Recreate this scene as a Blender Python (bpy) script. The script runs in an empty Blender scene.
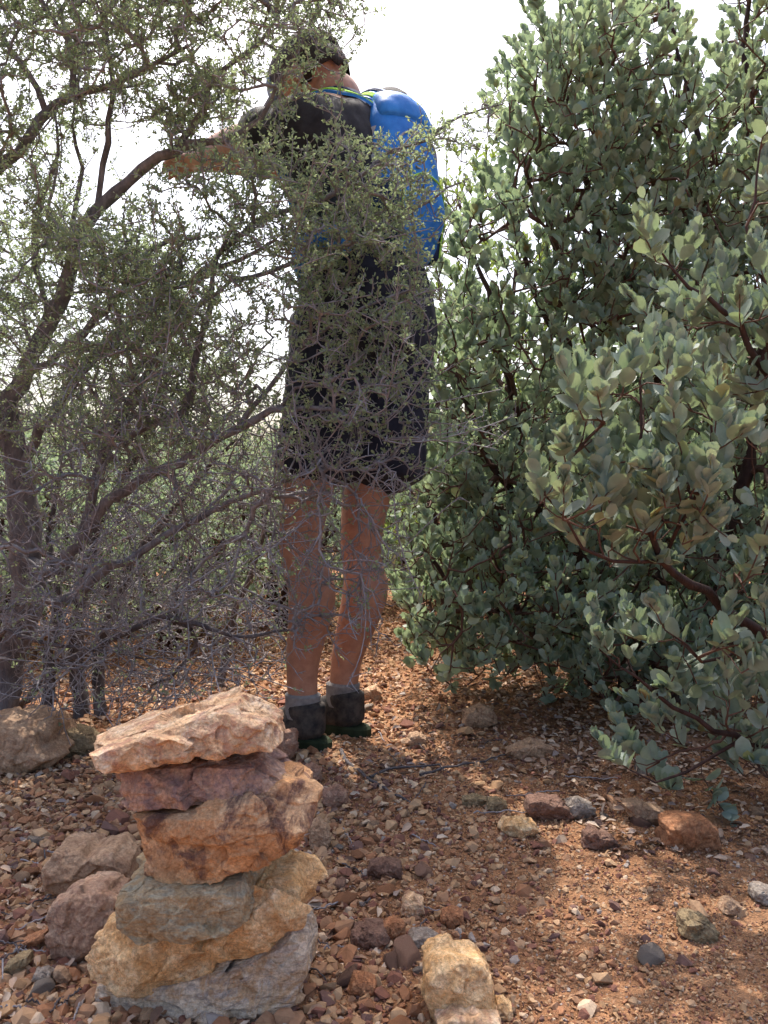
import bpy, bmesh, math, random
import numpy as np
from mathutils import Vector, Matrix, kdtree

R = math.radians
rng = np.random.default_rng(11)
random.seed(11)
scene = bpy.context.scene
COL = scene.collection

# ------------------------------------------------------------------ camera
FPX, W, H = 858.0, 768, 1024
CAM_Z = 0.60
PITCH = -math.atan((512 - 488) / FPX)          # slightly down
cam = bpy.data.cameras.new('camera')
cam.sensor_fit = 'VERTICAL'; cam.sensor_height = 36.0
cam.lens = FPX / H * 36.0
cam.clip_start = 0.02; cam.clip_end = 3000
camo = bpy.data.objects.new('camera', cam); COL.objects.link(camo)
camo.location = (0, 0, CAM_Z); camo.rotation_euler = (R(90) + PITCH, 0, 0)
scene.camera = camo
cp, sp = math.cos(PITCH), math.sin(PITCH)

def P(px, py, d):
    """point at ground distance d (world Y) seen at a photo position"""
    x = (px - 384) / FPX; v = -(py - 512) / FPX
    dy = cp - v * sp; dz = sp + v * cp
    return np.array([x * d / dy, d, CAM_Z + dz * d / dy])

def PV(px, py, d):
    x = (px - 384) / FPX; v = -(py - 512) / FPX
    dy = cp - v * sp; dz = sp + v * cp
    return np.stack([x * d / dy, d, CAM_Z + dz * d / dy], -1)

def pxm(d): return FPX / d

# ------------------------------------------------------------------ noise
def _h(ix, iy, iz, s):
    n = (ix.astype(np.int64) * 374761393 + iy.astype(np.int64) * 668265263 + iz.astype(np.int64) * 2147483647 + s * 1274126177) & 0xffffffff
    n = ((n ^ (n >> 13)) * 1274126177) & 0xffffffff
    n = ((n ^ (n >> 16)) * 2246822519) & 0xffffffff
    return ((n ^ (n >> 15)) & 0xffffff) / float(0xffffff) * 2 - 1

def vnoise(p, s=0):
    p = np.asarray(p, float); i = np.floor(p); f = p - i
    f = f * f * f * (f * (f * 6 - 15) + 10)
    i = i.astype(np.int64); r = 0
    for a in (0, 1):
        wx = f[..., 0] if a else 1 - f[..., 0]
        for b in (0, 1):
            wy = f[..., 1] if b else 1 - f[..., 1]
            for c in (0, 1):
                wz = f[..., 2] if c else 1 - f[..., 2]
                r = r + wx * wy * wz * _h(i[..., 0] + a, i[..., 1] + b, i[..., 2] + c, s)
    return r

def fbm(p, o=4, s=0, g=0.5):
    a, r, t = 1.0, 0, 0; p = np.asarray(p, float)
    for k in range(o):
        r = r + a * vnoise(p, s + k * 17); t += a; a *= g; p = p * 2.03 + 11.7
    return r / t

def unit(v): return v / np.maximum(np.linalg.norm(v, axis=-1, keepdims=True), 1e-9)

# ------------------------------------------------------------------ materials
def new_mat(name):
    m = bpy.data.materials.new(name); m.use_nodes = True
    nt = m.node_tree; nt.nodes.clear()
    out = nt.nodes.new('ShaderNodeOutputMaterial')
    return m, nt, out

def N(nt, t, **kw):
    n = nt.nodes.new(t)
    for k, v in kw.items():
        if k.startswith('i_'):
            n.inputs[k[2:].replace('_', ' ')].default_value = v
        else: setattr(n, k, v)
    return n

def ramp(nt, stops, interp='LINEAR'):
    n = nt.nodes.new('ShaderNodeValToRGB'); cr = n.color_ramp; cr.interpolation = interp
    while len(cr.elements) < len(stops): cr.elements.new(0.5)
    for e, (p, c) in zip(cr.elements, stops):
        e.position = p; e.color = (*c, 1)
    return n

def mixc(nt, a, b, f, mode='MIX'):
    n = nt.nodes.new('ShaderNodeMix'); n.data_type = 'RGBA'; n.blend_type = mode
    for sock, val in ((n.inputs[0], f), (n.inputs[6], a), (n.inputs[7], b)):
        if hasattr(val, 'is_linked'): nt.links.new(val, sock)
        elif isinstance(val, tuple): sock.default_value = (*val, 1)
        else: sock.default_value = val
    return n.outputs[2]

def noise_tex(nt, vec, scale, detail=6, rough=0.6, dist=0.0):
    n = N(nt, 'ShaderNodeTexNoise'); n.inputs['Scale'].default_value = scale
    n.inputs['Detail'].default_value = detail; n.inputs['Roughness'].default_value = rough
    n.inputs['Distortion'].default_value = dist
    if vec is not None: nt.links.new(vec, n.inputs['Vector'])
    return n.outputs['Fac']

def bump(nt, h, strength, dist, prev=None):
    b = N(nt, 'ShaderNodeBump'); b.inputs['Strength'].default_value = strength; b.inputs['Distance'].default_value = dist
    nt.links.new(h, b.inputs['Height'])
    if prev is not None: nt.links.new(prev, b.inputs['Normal'])
    return b.outputs['Normal']

def rock_mat(name, stops, stain=None, stain_amt=0.5, scale=14, vein=None, band=None, grit=1.0, rough=0.85):
    m, nt, out = new_mat(name)
    scale = scale * 2.6
    tc = N(nt, 'ShaderNodeTexCoord').outputs['Object']
    vec = tc
    if band:
        mp = N(nt, 'ShaderNodeMapping'); mp.inputs['Rotation'].default_value = band[0]; mp.inputs['Scale'].default_value = band[1]
        nt.links.new(tc, mp.inputs['Vector']); vec = mp.outputs['Vector']
    f = noise_tex(nt, vec, scale, 12, 0.72, 0.6)
    c = ramp(nt, stops); nt.links.new(f, c.inputs['Fac']); colr = c.outputs['Color']
    vc = N(nt, 'ShaderNodeTexVoronoi'); vc.inputs['Scale'].default_value = scale * 1.6
    dn_ = N(nt, 'ShaderNodeTexNoise'); dn_.inputs['Scale'].default_value = scale * 1.5; dn_.inputs['Detail'].default_value = 5; nt.links.new(tc, dn_.inputs['Vector'])
    mv = N(nt, 'ShaderNodeMix', data_type='VECTOR'); mv.inputs[0].default_value = .06; nt.links.new(tc, mv.inputs[4]); nt.links.new(dn_.outputs['Color'], mv.inputs[5]); nt.links.new(mv.outputs[1], vc.inputs['Vector'])
    rc = ramp(nt, [(0.0, (0.72, 0.66, 0.62)), (0.5, (1, 1, 1)), (1.0, (1.2, 1.17, 1.12))]); nt.links.new(vc.outputs['Color'], rc.inputs['Fac'])
    colr = mixc(nt, colr, rc.outputs['Color'], .85, 'MULTIPLY')
    if stain:
        s = noise_tex(nt, tc, scale * 1.3, 5, 0.7, 1.2)
        rs = ramp(nt, [(0.48, (0, 0, 0)), (0.62, (stain_amt,) * 3)]); nt.links.new(s, rs.inputs['Fac'])
        colr = mixc(nt, colr, stain, rs.outputs['Color'])
    if vein:
        v = N(nt, 'ShaderNodeTexVoronoi', feature='DISTANCE_TO_EDGE'); v.inputs['Scale'].default_value = scale * 1.5
        d = N(nt, 'ShaderNodeTexNoise'); d.inputs['Scale'].default_value = scale * 2
        nt.links.new(tc, d.inputs['Vector'])
        mx = N(nt, 'ShaderNodeMix', data_type='VECTOR'); mx.inputs[0].default_value = 0.12
        nt.links.new(tc, mx.inputs[4]); nt.links.new(d.outputs['Color'], mx.inputs[5])
        nt.links.new(mx.outputs[1], v.inputs['Vector'])
        rv = ramp(nt, [(0.0, (0.6,) * 3), (0.03, (0, 0, 0))]); nt.links.new(v.outputs['Distance'], rv.inputs['Fac'])
        colr = mixc(nt, colr, vein, rv.outputs['Color'])
    g = noise_tex(nt, tc, 240, 3, 0.7)
    rg = ramp(nt, [(0.32, (0.62, 0.58, 0.56)), (0.68, (1.32, 1.32, 1.32))]); nt.links.new(g, rg.inputs['Fac'])
    colr = mixc(nt, colr, rg.outputs['Color'], 0.8, 'MULTIPLY')
    h1 = noise_tex(nt, vec, scale * 2, 8, 0.7, 0.5); h2 = noise_tex(nt, tc, 220, 4, 0.7)
    b = bump(nt, h1, 0.8 * grit, 0.008); b = bump(nt, h2, 0.55 * grit, 0.003, b)
    p = N(nt, 'ShaderNodeBsdfPrincipled'); p.inputs['Roughness'].default_value = rough
    p.inputs['Specular IOR Level'].default_value = 0.25
    nt.links.new(colr, p.inputs['Base Color']); nt.links.new(b, p.inputs['Normal']); nt.links.new(p.outputs[0], out.inputs[0])
    return m

def island_mat(name, stops, rough=0.9, bumpy=0.4, bs=300, mott=0.5):
    m, nt, out = new_mat(name)
    g = N(nt, 'ShaderNodeNewGeometry')
    c = ramp(nt, stops, 'CONSTANT'); nt.links.new(g.outputs['Random Per Island'], c.inputs['Fac'])
    tc = N(nt, 'ShaderNodeTexCoord').outputs['Object']
    n = noise_tex(nt, tc, 120, 4, 0.7)
    rg = ramp(nt, [(0.3, (0.65, 0.62, 0.6)), (0.7, (1.3, 1.27, 1.22))]); nt.links.new(n, rg.inputs['Fac'])
    colr = mixc(nt, c.outputs['Color'], rg.outputs['Color'], mott, 'MULTIPLY')
    b = bump(nt, noise_tex(nt, tc, bs, 4, 0.7), bumpy, 0.003)
    p = N(nt, 'ShaderNodeBsdfPrincipled'); p.inputs['Roughness'].default_value = rough
    p.inputs['Specular IOR Level'].default_value = 0.25
    nt.links.new(colr, p.inputs['Base Color']); nt.links.new(b, p.inputs['Normal']); nt.links.new(p.outputs[0], out.inputs[0])
    return m

def leaf_mat(name, stops, trans, tf=0.35, rough=0.5, spec=0.3, edge=None):
    m, nt, out = new_mat(name)
    g = N(nt, 'ShaderNodeNewGeometry')
    c = ramp(nt, stops); nt.links.new(g.outputs['Random Per Island'], c.inputs['Fac'])
    tc = N(nt, 'ShaderNodeTexCoord').outputs['Object']
    n = noise_tex(nt, tc, 60, 3, 0.6)
    rg = ramp(nt, [(0.3, (0.8, 0.8, 0.8)), (0.7, (1.15, 1.15, 1.15))]); nt.links.new(n, rg.inputs['Fac'])
    colr = mixc(nt, c.outputs['Color'], rg.outputs['Color'], 0.9, 'MULTIPLY')
    p = N(nt, 'ShaderNodeBsdfPrincipled'); p.inputs['Roughness'].default_value = rough
    p.inputs['Specular IOR Level'].default_value = spec
    nt.links.new(colr, p.inputs['Base Color'])
    t = N(nt, 'ShaderNodeBsdfTranslucent'); t.inputs['Color'].default_value = (*trans, 1)
    mx = N(nt, 'ShaderNodeMixShader'); mx.inputs[0].default_value = tf
    nt.links.new(p.outputs[0], mx.inputs[1]); nt.links.new(t.outputs[0], mx.inputs[2]); nt.links.new(mx.outputs[0], out.inputs[0])
    return m

def bark_mat(name, a, b, scale=60, rough=0.85, stretch=0.25):
    m, nt, out = new_mat(name)
    tc = N(nt, 'ShaderNodeTexCoord').outputs['Object']
    mp = N(nt, 'ShaderNodeMapping'); mp.inputs['Scale'].default_value = (1, 1, stretch); nt.links.new(tc, mp.inputs['Vector'])
    f = noise_tex(nt, mp.outputs['Vector'], scale, 6, 0.7, 0.5)
    c = ramp(nt, [(0.35, a), (0.65, b)]); nt.links.new(f, c.inputs['Fac'])
    bn = bump(nt, noise_tex(nt, mp.outputs['Vector'], scale * 2.2, 5, 0.7), 0.8, 0.006)
    p = N(nt, 'ShaderNodeBsdfPrincipled'); p.inputs['Roughness'].default_value = rough
    p.inputs['Specular IOR Level'].default_value = 0.2
    nt.links.new(c.outputs['Color'], p.inputs['Base Color']); nt.links.new(bn, p.inputs['Normal']); nt.links.new(p.outputs[0], out.inputs[0])
    return m

def cloth_mat(name, a, b=None, scale=40, weave=900, rough=0.85, sheen=0.0):
    m, nt, out = new_mat(name)
    tc = N(nt, 'ShaderNodeTexCoord').outputs['Object']
    c = ramp(nt, [(0.35, a), (0.65, b or tuple(x * 1.3 for x in a))]); nt.links.new(noise_tex(nt, tc, scale, 4, 0.6), c.inputs['Fac'])
    bn = bump(nt, noise_tex(nt, tc, weave, 2, 0.5), 0.25, 0.001)
    p = N(nt, 'ShaderNodeBsdfPrincipled'); p.inputs['Roughness'].default_value = rough
    p.inputs['Specular IOR Level'].default_value = 0.2; p.inputs['Sheen Weight'].default_value = sheen
    nt.links.new(c.outputs['Color'], p.inputs['Base Color']); nt.links.new(bn, p.inputs['Normal']); nt.links.new(p.outputs[0], out.inputs[0])
    return m

# ------------------------------------------------------------------ mesh helpers
def link(name, me, mat=None, parent=None):
    o = bpy.data.objects.new(name, me); COL.objects.link(o)
    if mat: me.materials.append(mat)
    if parent: o.parent = parent
    return o

def mesh_from(name, V, quads=None, tris=None, smooth=True):
    me = bpy.data.meshes.new(name)
    V = np.asarray(V, np.float32)
    me.vertices.add(len(V)); me.vertices.foreach_set('co', V.ravel())
    parts, tot = [], []
    if quads is not None and len(quads): parts.append(np.asarray(quads, np.int32).ravel()); tot.append(np.full(len(quads), 4, np.int32))
    if tris is not None and len(tris): parts.append(np.asarray(tris, np.int32).ravel()); tot.append(np.full(len(tris), 3, np.int32))
    idx = np.concatenate(parts); tot = np.concatenate(tot)
    st = np.zeros(len(tot), np.int32); st[1:] = np.cumsum(tot)[:-1]
    me.loops.add(len(idx)); me.loops.foreach_set('vertex_index', idx)
    me.polygons.add(len(tot)); me.polygons.foreach_set('loop_start', st); me.polygons.foreach_set('loop_total', tot)
    me.update(calc_edges=True)
    me.polygons.foreach_set('use_smooth', np.full(len(tot), smooth, bool))
    me.validate()
    return me

def tubes(polys, k=5):
    """polys: list of (pts n x 3, radii n) -> V, quads"""
    groups = {}
    for p, r in polys: groups.setdefault(len(p), []).append((p, r))
    Vs, Qs, off = [], [], 0
    ang = np.arange(k) / k * 2 * math.pi
    for n, lst in groups.items():
        A = np.array([p for p, r in lst], float); Rr = np.array([r for p, r in lst], float)
        T = np.empty_like(A); T[:, 1:-1] = A[:, 2:] - A[:, :-2]; T[:, 0] = A[:, 1] - A[:, 0]; T[:, -1] = A[:, -1] - A[:, -2]
        T = unit(T); mean = unit(A[:, -1] - A[:, 0])
        ref = np.zeros_like(mean); ref[np.arange(len(mean)), np.argmin(np.abs(mean), 1)] = 1
        U = unit(np.cross(T, ref[:, None, :])); Wv = np.cross(T, U)
        ring = A[:, :, None, :] + Rr[:, :, None, None] * (np.cos(ang)[None, None, :, None] * U[:, :, None, :] + np.sin(ang)[None, None, :, None] * Wv[:, :, None, :])
        Nn = len(lst)
        Vs.append(ring.reshape(-1, 3))
        b = off + (np.arange(Nn) * n * k)[:, None, None] + (np.arange(n - 1) * k)[None, :, None] + np.arange(k)[None, None, :]
        b2 = off + (np.arange(Nn) * n * k)[:, None, None] + (np.arange(n - 1) * k)[None, :, None] + ((np.arange(k) + 1) % k)[None, None, :]
        Qs.append(np.stack([b, b2, b2 + k, b + k], -1).reshape(-1, 4))
        off += Nn * n * k
    return np.concatenate(Vs), np.concatenate(Qs)

def spline(pts, n):
    """catmull-rom resample; pts m x D"""
    pts = np.asarray(pts, float); m = len(pts)
    if m == 2:
        t = np.linspace(0, 1, n)[:, None]; return pts[0] * (1 - t) + pts[1] * t
    ext = np.vstack([2 * pts[0] - pts[1], pts, 2 * pts[-1] - pts[-2]])
    seg = np.linalg.norm(np.diff(pts[:, :3], axis=0), axis=1); cum = np.concatenate([[0], np.cumsum(seg)])
    out = []
    for u in np.linspace(0, cum[-1], n):
        i = min(max(np.searchsorted(cum, u, 'right') - 1, 0), m - 2)
        t = (u - cum[i]) / max(seg[i], 1e-9)
        p0, p1, p2, p3 = ext[i], ext[i + 1], ext[i + 2], ext[i + 3]
        out.append(0.5 * (2 * p1 + (-p0 + p2) * t + (2 * p0 - 5 * p1 + 4 * p2 - p3) * t * t + (-p0 + 3 * p1 - 3 * p2 + p3) * t ** 3))
    return np.array(out)

# leaf templates: (u across, v along, w up)
LEAF_BIG = np.array([[0, 0, 0], [-.36, .22, .05], [-.5, .52, .09], [-.40, .82, .06], [0, 1, -.01], [.40, .82, .06], [.5, .52, .09], [.36, .22, .05], [0, .25, 0], [0, .55, 0], [0, .82, 0]])
LEAF_BIG_T = [(0, 8, 1), (0, 7, 8), (3, 10, 4), (10, 5, 4)]
LEAF_BIG_Q = [(1, 8, 9, 2), (8, 7, 6, 9), (2, 9, 10, 3), (9, 6, 5, 10)]
LEAF_SM = np.array([[0, 0, 0], [-.35, .45, .08], [-.3, .85, .04], [0, 1, 0], [.3, .85, .04], [.35, .45, .08]])
LEAF_SM_T = []
LEAF_SM_Q = [(0, 5, 4, 3), (0, 3, 2, 1)]

def leaves(base, d, nrm, L, Wd, tpl, T, Q):
    d = unit(d); side = unit(np.cross(d, nrm)); nr = np.cross(side, d)
    n = len(base); m = len(tpl)
    V = base[:, None, :] + tpl[None, :, 1, None] * (L[:, None] * d)[:, None, :] + tpl[None, :, 0, None] * (Wd[:, None] * side)[:, None, :] + tpl[None, :, 2, None] * (L[:, None] * nr)[:, None, :]
    o = (np.arange(n) * m)[:, None, None]
    q = (o + np.array(Q)[None]).reshape(-1, 4) if len(Q) else None
    t = (o + np.array(T)[None]).reshape(-1, 3) if len(T) else None
    return V.reshape(-1, 3), q, t

def rand_unit(n): return unit(rng.normal(size=(n, 3)))

def thing(name, label, cat, loc=(0, 0, 0), group=None):
    o = bpy.data.objects.new(name, None); COL.objects.link(o); o.location = loc
    o.empty_display_size = 0.1
    return tag(o, label, cat, group)

def tag(o, label=None, cat=None, group=None, kind=None):
    if label: o['label'] = label
    if cat: o['category'] = cat
    if group: o['group'] = group
    if kind: o['kind'] = kind
    return o

def recentre(o, c):
    """move origin of a mesh object to c (world)"""
    me = o.data; me.transform(Matrix.Translation(-Vector(c))); o.location = Vector(c)

# ------------------------------------------------------------------ ground
def gz(x, y):
    x = np.asarray(x, float); y = np.asarray(y, float)
    p = np.stack([x, y, np.zeros_like(x)], -1)
    z = 0.016 * fbm(p * 1.7, 3, 5) + 0.007 * fbm(p * 7.0, 2, 9)
    far = np.clip((np.hypot(x, y) - 12) / 120, 0, 1)
    z = z + far * far * (-6 + 4 * vnoise(p * 0.02, 3))
    return z

def ground_at(px, py):
    x = (px - 384) / FPX; v = -(py - 512) / FPX
    dy = cp - v * sp; dz = sp + v * cp
    d = -CAM_Z / dz * dy
    for _ in range(6):
        X = x * d / dy; z = float(gz(X, d)); d = (z - CAM_Z) / dz * dy
    return np.array([x * d / dy, d, z])

def axis(lo, hi, n, far_lo, far_hi, m):
    core = np.linspace(lo, hi, n)
    a = lo - np.geomspace(0.05, lo - far_lo, m)[::-1]; b = hi + np.geomspace(0.05, far_hi - hi, m)
    return np.concatenate([a, core, b])

gx = axis(-1.8, 1.8, 260, -600, 600, 34); gy = axis(0.4, 4.4, 300, -500, 900, 34)
XX, YY = np.meshgrid(gx, gy)
p3 = np.stack([XX, YY, 0 * XX], -1)
ZZ = gz(XX, YY) + np.where((np.abs(XX) < 2) & (YY < 5) & (YY > 0), 0.0035 * fbm(p3 * 45, 3, 21), 0)
n0, n1 = XX.shape
ii = np.arange(n0 * n1).reshape(n0, n1)
GQ = np.stack([ii[:-1, :-1], ii[:-1, 1:], ii[1:, 1:], ii[1:, :-1]], -1).reshape(-1, 4)
m, nt, out = new_mat('soil')
tc = N(nt, 'ShaderNodeTexCoord').outputs['Object']
f1 = noise_tex(nt, tc, 3.5, 6, 0.6); f2 = noise_tex(nt, tc, 55, 6, 0.7)
c1 = ramp(nt, [(0.3, (0.19, 0.098, 0.055)), (0.5, (0.31, 0.172, 0.094)), (0.7, (0.41, 0.245, 0.142))]); nt.links.new(f1, c1.inputs['Fac'])
c2 = ramp(nt, [(0.3, (0.6, 0.55, 0.55)), (0.7, (1.25, 1.2, 1.15))]); nt.links.new(f2, c2.inputs['Fac'])
cc = mixc(nt, c1.outputs['Color'], c2.outputs['Color'], 0.9, 'MULTIPLY')
vo = N(nt, 'ShaderNodeTexVoronoi'); vo.inputs['Scale'].default_value = 260; nt.links.new(tc, vo.inputs['Vector'])
vr = ramp(nt, [(0.0, (0.75, 0.7, 0.66)), (1.0, (1.3, 1.25, 1.2))]); nt.links.new(vo.outputs['Color'], vr.inputs['Fac'])
cc = mixc(nt, cc, vr.outputs['Color'], 0.8, 'MULTIPLY')
bn = bump(nt, f2, 0.8, 0.01); bn = bump(nt, vo.outputs['Distance'], 0.7, 0.004, bn)
p = N(nt, 'ShaderNodeBsdfPrincipled'); p.inputs['Roughness'].default_value = 0.95; p.inputs['Specular IOR Level'].default_value = 0.15
nt.links.new(cc, p.inputs['Base Color']); nt.links.new(bn, p.inputs['Normal']); nt.links.new(p.outputs[0], out.inputs[0])
SOIL = m
g = link('ground', mesh_from('ground', np.stack([XX, YY, ZZ], -1).reshape(-1, 3), GQ), SOIL)
tag(g, kind='structure')

# ------------------------------------------------------------------ gravel (stuff)
def hull_proto(n, seed, flat=0.65):
    r = np.random.default_rng(seed)
    pts = unit(r.normal(size=(n, 3))) * r.uniform(0.75, 1.05, (n, 1)) * np.array([1, r.uniform(.6, .95), r.uniform(flat - .2, flat + .1)])
    bm = bmesh.new()
    for q in pts: bm.verts.new(q)
    res = bmesh.ops.convex_hull(bm, input=bm.verts)
    bmesh.ops.delete(bm, geom=[e for e in bm.verts if not e.link_faces], context='VERTS')
    bmesh.ops.triangulate(bm, faces=bm.faces)
    bmesh.ops.recalc_face_normals(bm, faces=bm.faces)
    bm.verts.index_update()
    V = np.array([v.co for v in bm.verts]); Fc = np.array([[v.index for v in f.verts] for f in bm.faces]); bm.free()
    return V, Fc

def rot_batch(n, tilt=0.5):
    a = rng.uniform(0, 2 * math.pi, n); b = rng.normal(0, tilt, n); c = rng.normal(0, tilt, n)
    ca, sa, cb, sb, cc_, sc_ = np.cos(a), np.sin(a), np.cos(b), np.sin(b), np.cos(c), np.sin(c)
    Rz = np.zeros((n, 3, 3)); Rz[:, 0, 0] = ca; Rz[:, 0, 1] = -sa; Rz[:, 1, 0] = sa; Rz[:, 1, 1] = ca; Rz[:, 2, 2] = 1
    Rx = np.zeros((n, 3, 3)); Rx[:, 0, 0] = 1; Rx[:, 1, 1] = cb; Rx[:, 1, 2] = -sb; Rx[:, 2, 1] = sb; Rx[:, 2, 2] = cb
    Ry = np.zeros((n, 3, 3)); Ry[:, 1, 1] = 1; Ry[:, 0, 0] = cc_; Ry[:, 0, 2] = sc_; Ry[:, 2, 0] = -sc_; Ry[:, 2, 2] = cc_
    return Rz @ Rx @ Ry

def scatter(pos, size, protos, tilt=0.5, sink=0.25):
    Vs, Ts, off = [], [], 0
    which = rng.integers(0, len(protos), len(pos))
    for k, (pv, pf) in enumerate(protos):
        s = np.where(which == k)[0]
        if not len(s): continue
        Rm = rot_batch(len(s), tilt)
        V = np.einsum('nij,mj->nmi', Rm, pv) * size[s][:, None, None]
        V = V + pos[s][:, None, :]; V[:, :, 2] += (size[s] * sink)[:, None]
        Vs.append(V.reshape(-1, 3)); Ts.append((off + (np.arange(len(s)) * len(pv))[:, None, None] + pf[None]).reshape(-1, 3)); off += len(s) * len(pv)
    return np.concatenate(Vs), np.concatenate(Ts)

def wedge(n, d0, d1, margin=0.16, power=1.0):
    """random ground points inside a view-wide wedge, density per area falling with distance"""
    u = rng.uniform(0, 1, n)
    e = 2 - power
    d = (d0 ** e + u * (d1 ** e - d0 ** e)) ** (1 / e)
    x = rng.uniform(-1, 1, n) * (0.45 + margin) * d
    return np.stack([x, d, gz(x, d)], -1)

GRAV = island_mat('gravel_stone', [(0.0, (0.31, 0.15, 0.08)), (0.16, (0.40, 0.24, 0.13)), (0.32, (0.22, 0.10, 0.07)), (0.46, (0.45, 0.29, 0.17)), (0.60, (0.34, 0.19, 0.11)),
                                   (0.76, (0.40, 0.25, 0.15)), (0.88, (0.16, 0.09, 0.075)), (0.93, (0.33, 0.28, 0.25)), (0.96, (0.54, 0.40, 0.28))])
pa = [hull_proto(7, s, .7) for s in range(6)]; pb = [hull_proto(14, 40 + s, .65) for s in range(12)]
gp1 = wedge(46000, 0.72, 2.0, power=1.0)
gp2 = wedge(54000, 0.72, 4.6, power=1.15)
gp3 = wedge(9500, 0.72, 4.6, power=1.2)
left = np.clip(0.5 - gp3[:, 0] / gp3[:, 1] * 2.2, 0.05, 1); gp3 = gp3[rng.uniform(size=len(gp3)) < left]
gp2 = np.concatenate([gp2, wedge(26000, 0.72, 4.6, .75, 1.15)]); gp1 = np.concatenate([gp1, wedge(16000, 0.72, 2.0, .6)])
V1, T1 = scatter(gp1, rng.uniform(0.0016, 0.0036, len(gp1)), pa)
sz2 = np.exp(rng.normal(math.log(0.0050), 0.46, len(gp2))).clip(0, .0125) * np.clip(1 - 1.3 * gp2[:, 0] / gp2[:, 1], .52, 1.15)
V2, T2 = scatter(gp2, sz2, pb)
V3, T3 = scatter(gp3, np.exp(rng.normal(math.log(0.0108), 0.30, len(gp3))), pb, 0.4)
GV = np.concatenate([V1, V2, V3]); GT = np.concatenate([T1, T2 + len(V1), T3 + len(V1) + len(V2)])
o = link('gravel', mesh_from('gravel', GV, None, GT, smooth=False), GRAV)
tag(o, 'rusty brown angular gravel covering the bare ground', 'gravel', kind='stuff')

# fallen leaves and chips (stuff), thick under the bushes and behind the person
LIT = island_mat('dead_leaf', [(0, (0.33, 0.21, 0.14)), (0.25, (0.48, 0.34, 0.25)), (0.5, (0.22, 0.13, 0.09)), (0.66, (0.58, 0.46, 0.36)), (0.85, (0.28, 0.22, 0.2)), (0.93, (0.16, 0.1, 0.08))], bumpy=0.2)
def litter(pts, lo, hi):
    n = len(pts); L = rng.uniform(lo, hi, n)
    d = unit(np.concatenate([rng.normal(size=(n, 2)), rng.normal(0, 0.25, (n, 1))], 1))
    nr = unit(np.concatenate([rng.normal(0, 0.45, (n, 2)), np.ones((n, 1))], 1))
    tpl = LEAF_SM.copy(); tpl[:, 2] *= 2.2
    return leaves(pts + np.array([0, 0, 0.004]), d, nr, L, L * rng.uniform(.5, .75, n), tpl, LEAF_SM_T, LEAF_SM_Q)
l1 = wedge(15000, 1.75, 5.5, power=1.0)
l2 = wedge(2600, 0.75, 1.8, power=1.0); l2 = l2[(l2[:, 0] < -0.05 + rng.normal(0, .1, len(l2)))]
l3 = np.stack([rng.uniform(0.35, 1.6, 5000), rng.uniform(1.35, 2.9, 5000)], -1); l3 = np.column_stack([l3, gz(l3[:, 0], l3[:, 1])])
lv, lq, lt = litter(np.concatenate([l1, l2, l3]), 0.009, 0.026)
o = link('leaf_litter', mesh_from('leaf_litter', lv, lq, lt), LIT)
tag(o, 'dry fallen leaves littering the ground under the bushes', 'litter', kind='stuff')

# ------------------------------------------------------------------ rocks
def plane_cuts(V, n, seed, lo, hi, soft=0.12, bias=None):
    r = np.random.default_rng(seed)
    for _ in range(n):
        d = r.normal(size=3)
        if bias is not None: d = d * bias[0] + np.array(bias[1])
        d /= np.linalg.norm(d); o_ = r.uniform(lo, hi)
        s = V @ d; ex = np.maximum(s - o_, 0)
        V = V - d[None, :] * (ex * (1 - soft))[:, None]
    return V

def chips(V, n, seed, S, tilt=0.5, soft=0.012):
    """blocky chipped relief: every cell of a random 3-d cell pattern is a tilted step"""
    r = np.random.default_rng(seed)
    lo, hi = V.min(0), V.max(0); c = r.uniform(lo, hi, (n, 3)); off = r.uniform(-1, 1, n); g = r.normal(size=(n, 3))
    Vw = V + 0.03 * S * np.stack([fbm(V / S * 7, 2, seed + k) for k in range(3)], -1)
    out = np.zeros(len(V))
    for a0 in range(0, len(V), 4000):
        q = Vw[a0:a0 + 4000]; d = np.linalg.norm(q[:, None] - c[None], axis=2)
        d0 = d.min(1, keepdims=True); wgt = np.exp(-(d - d0) / (soft * S)); wgt /= wgt.sum(1, keepdims=True)
        h = off[None] + tilt * ((q[:, None] - c[None]) * g[None]).sum(2) / (S * n ** (-1 / 3))
        out[a0:a0 + 4000] = (wgt * h).sum(1)
    return out

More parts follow.
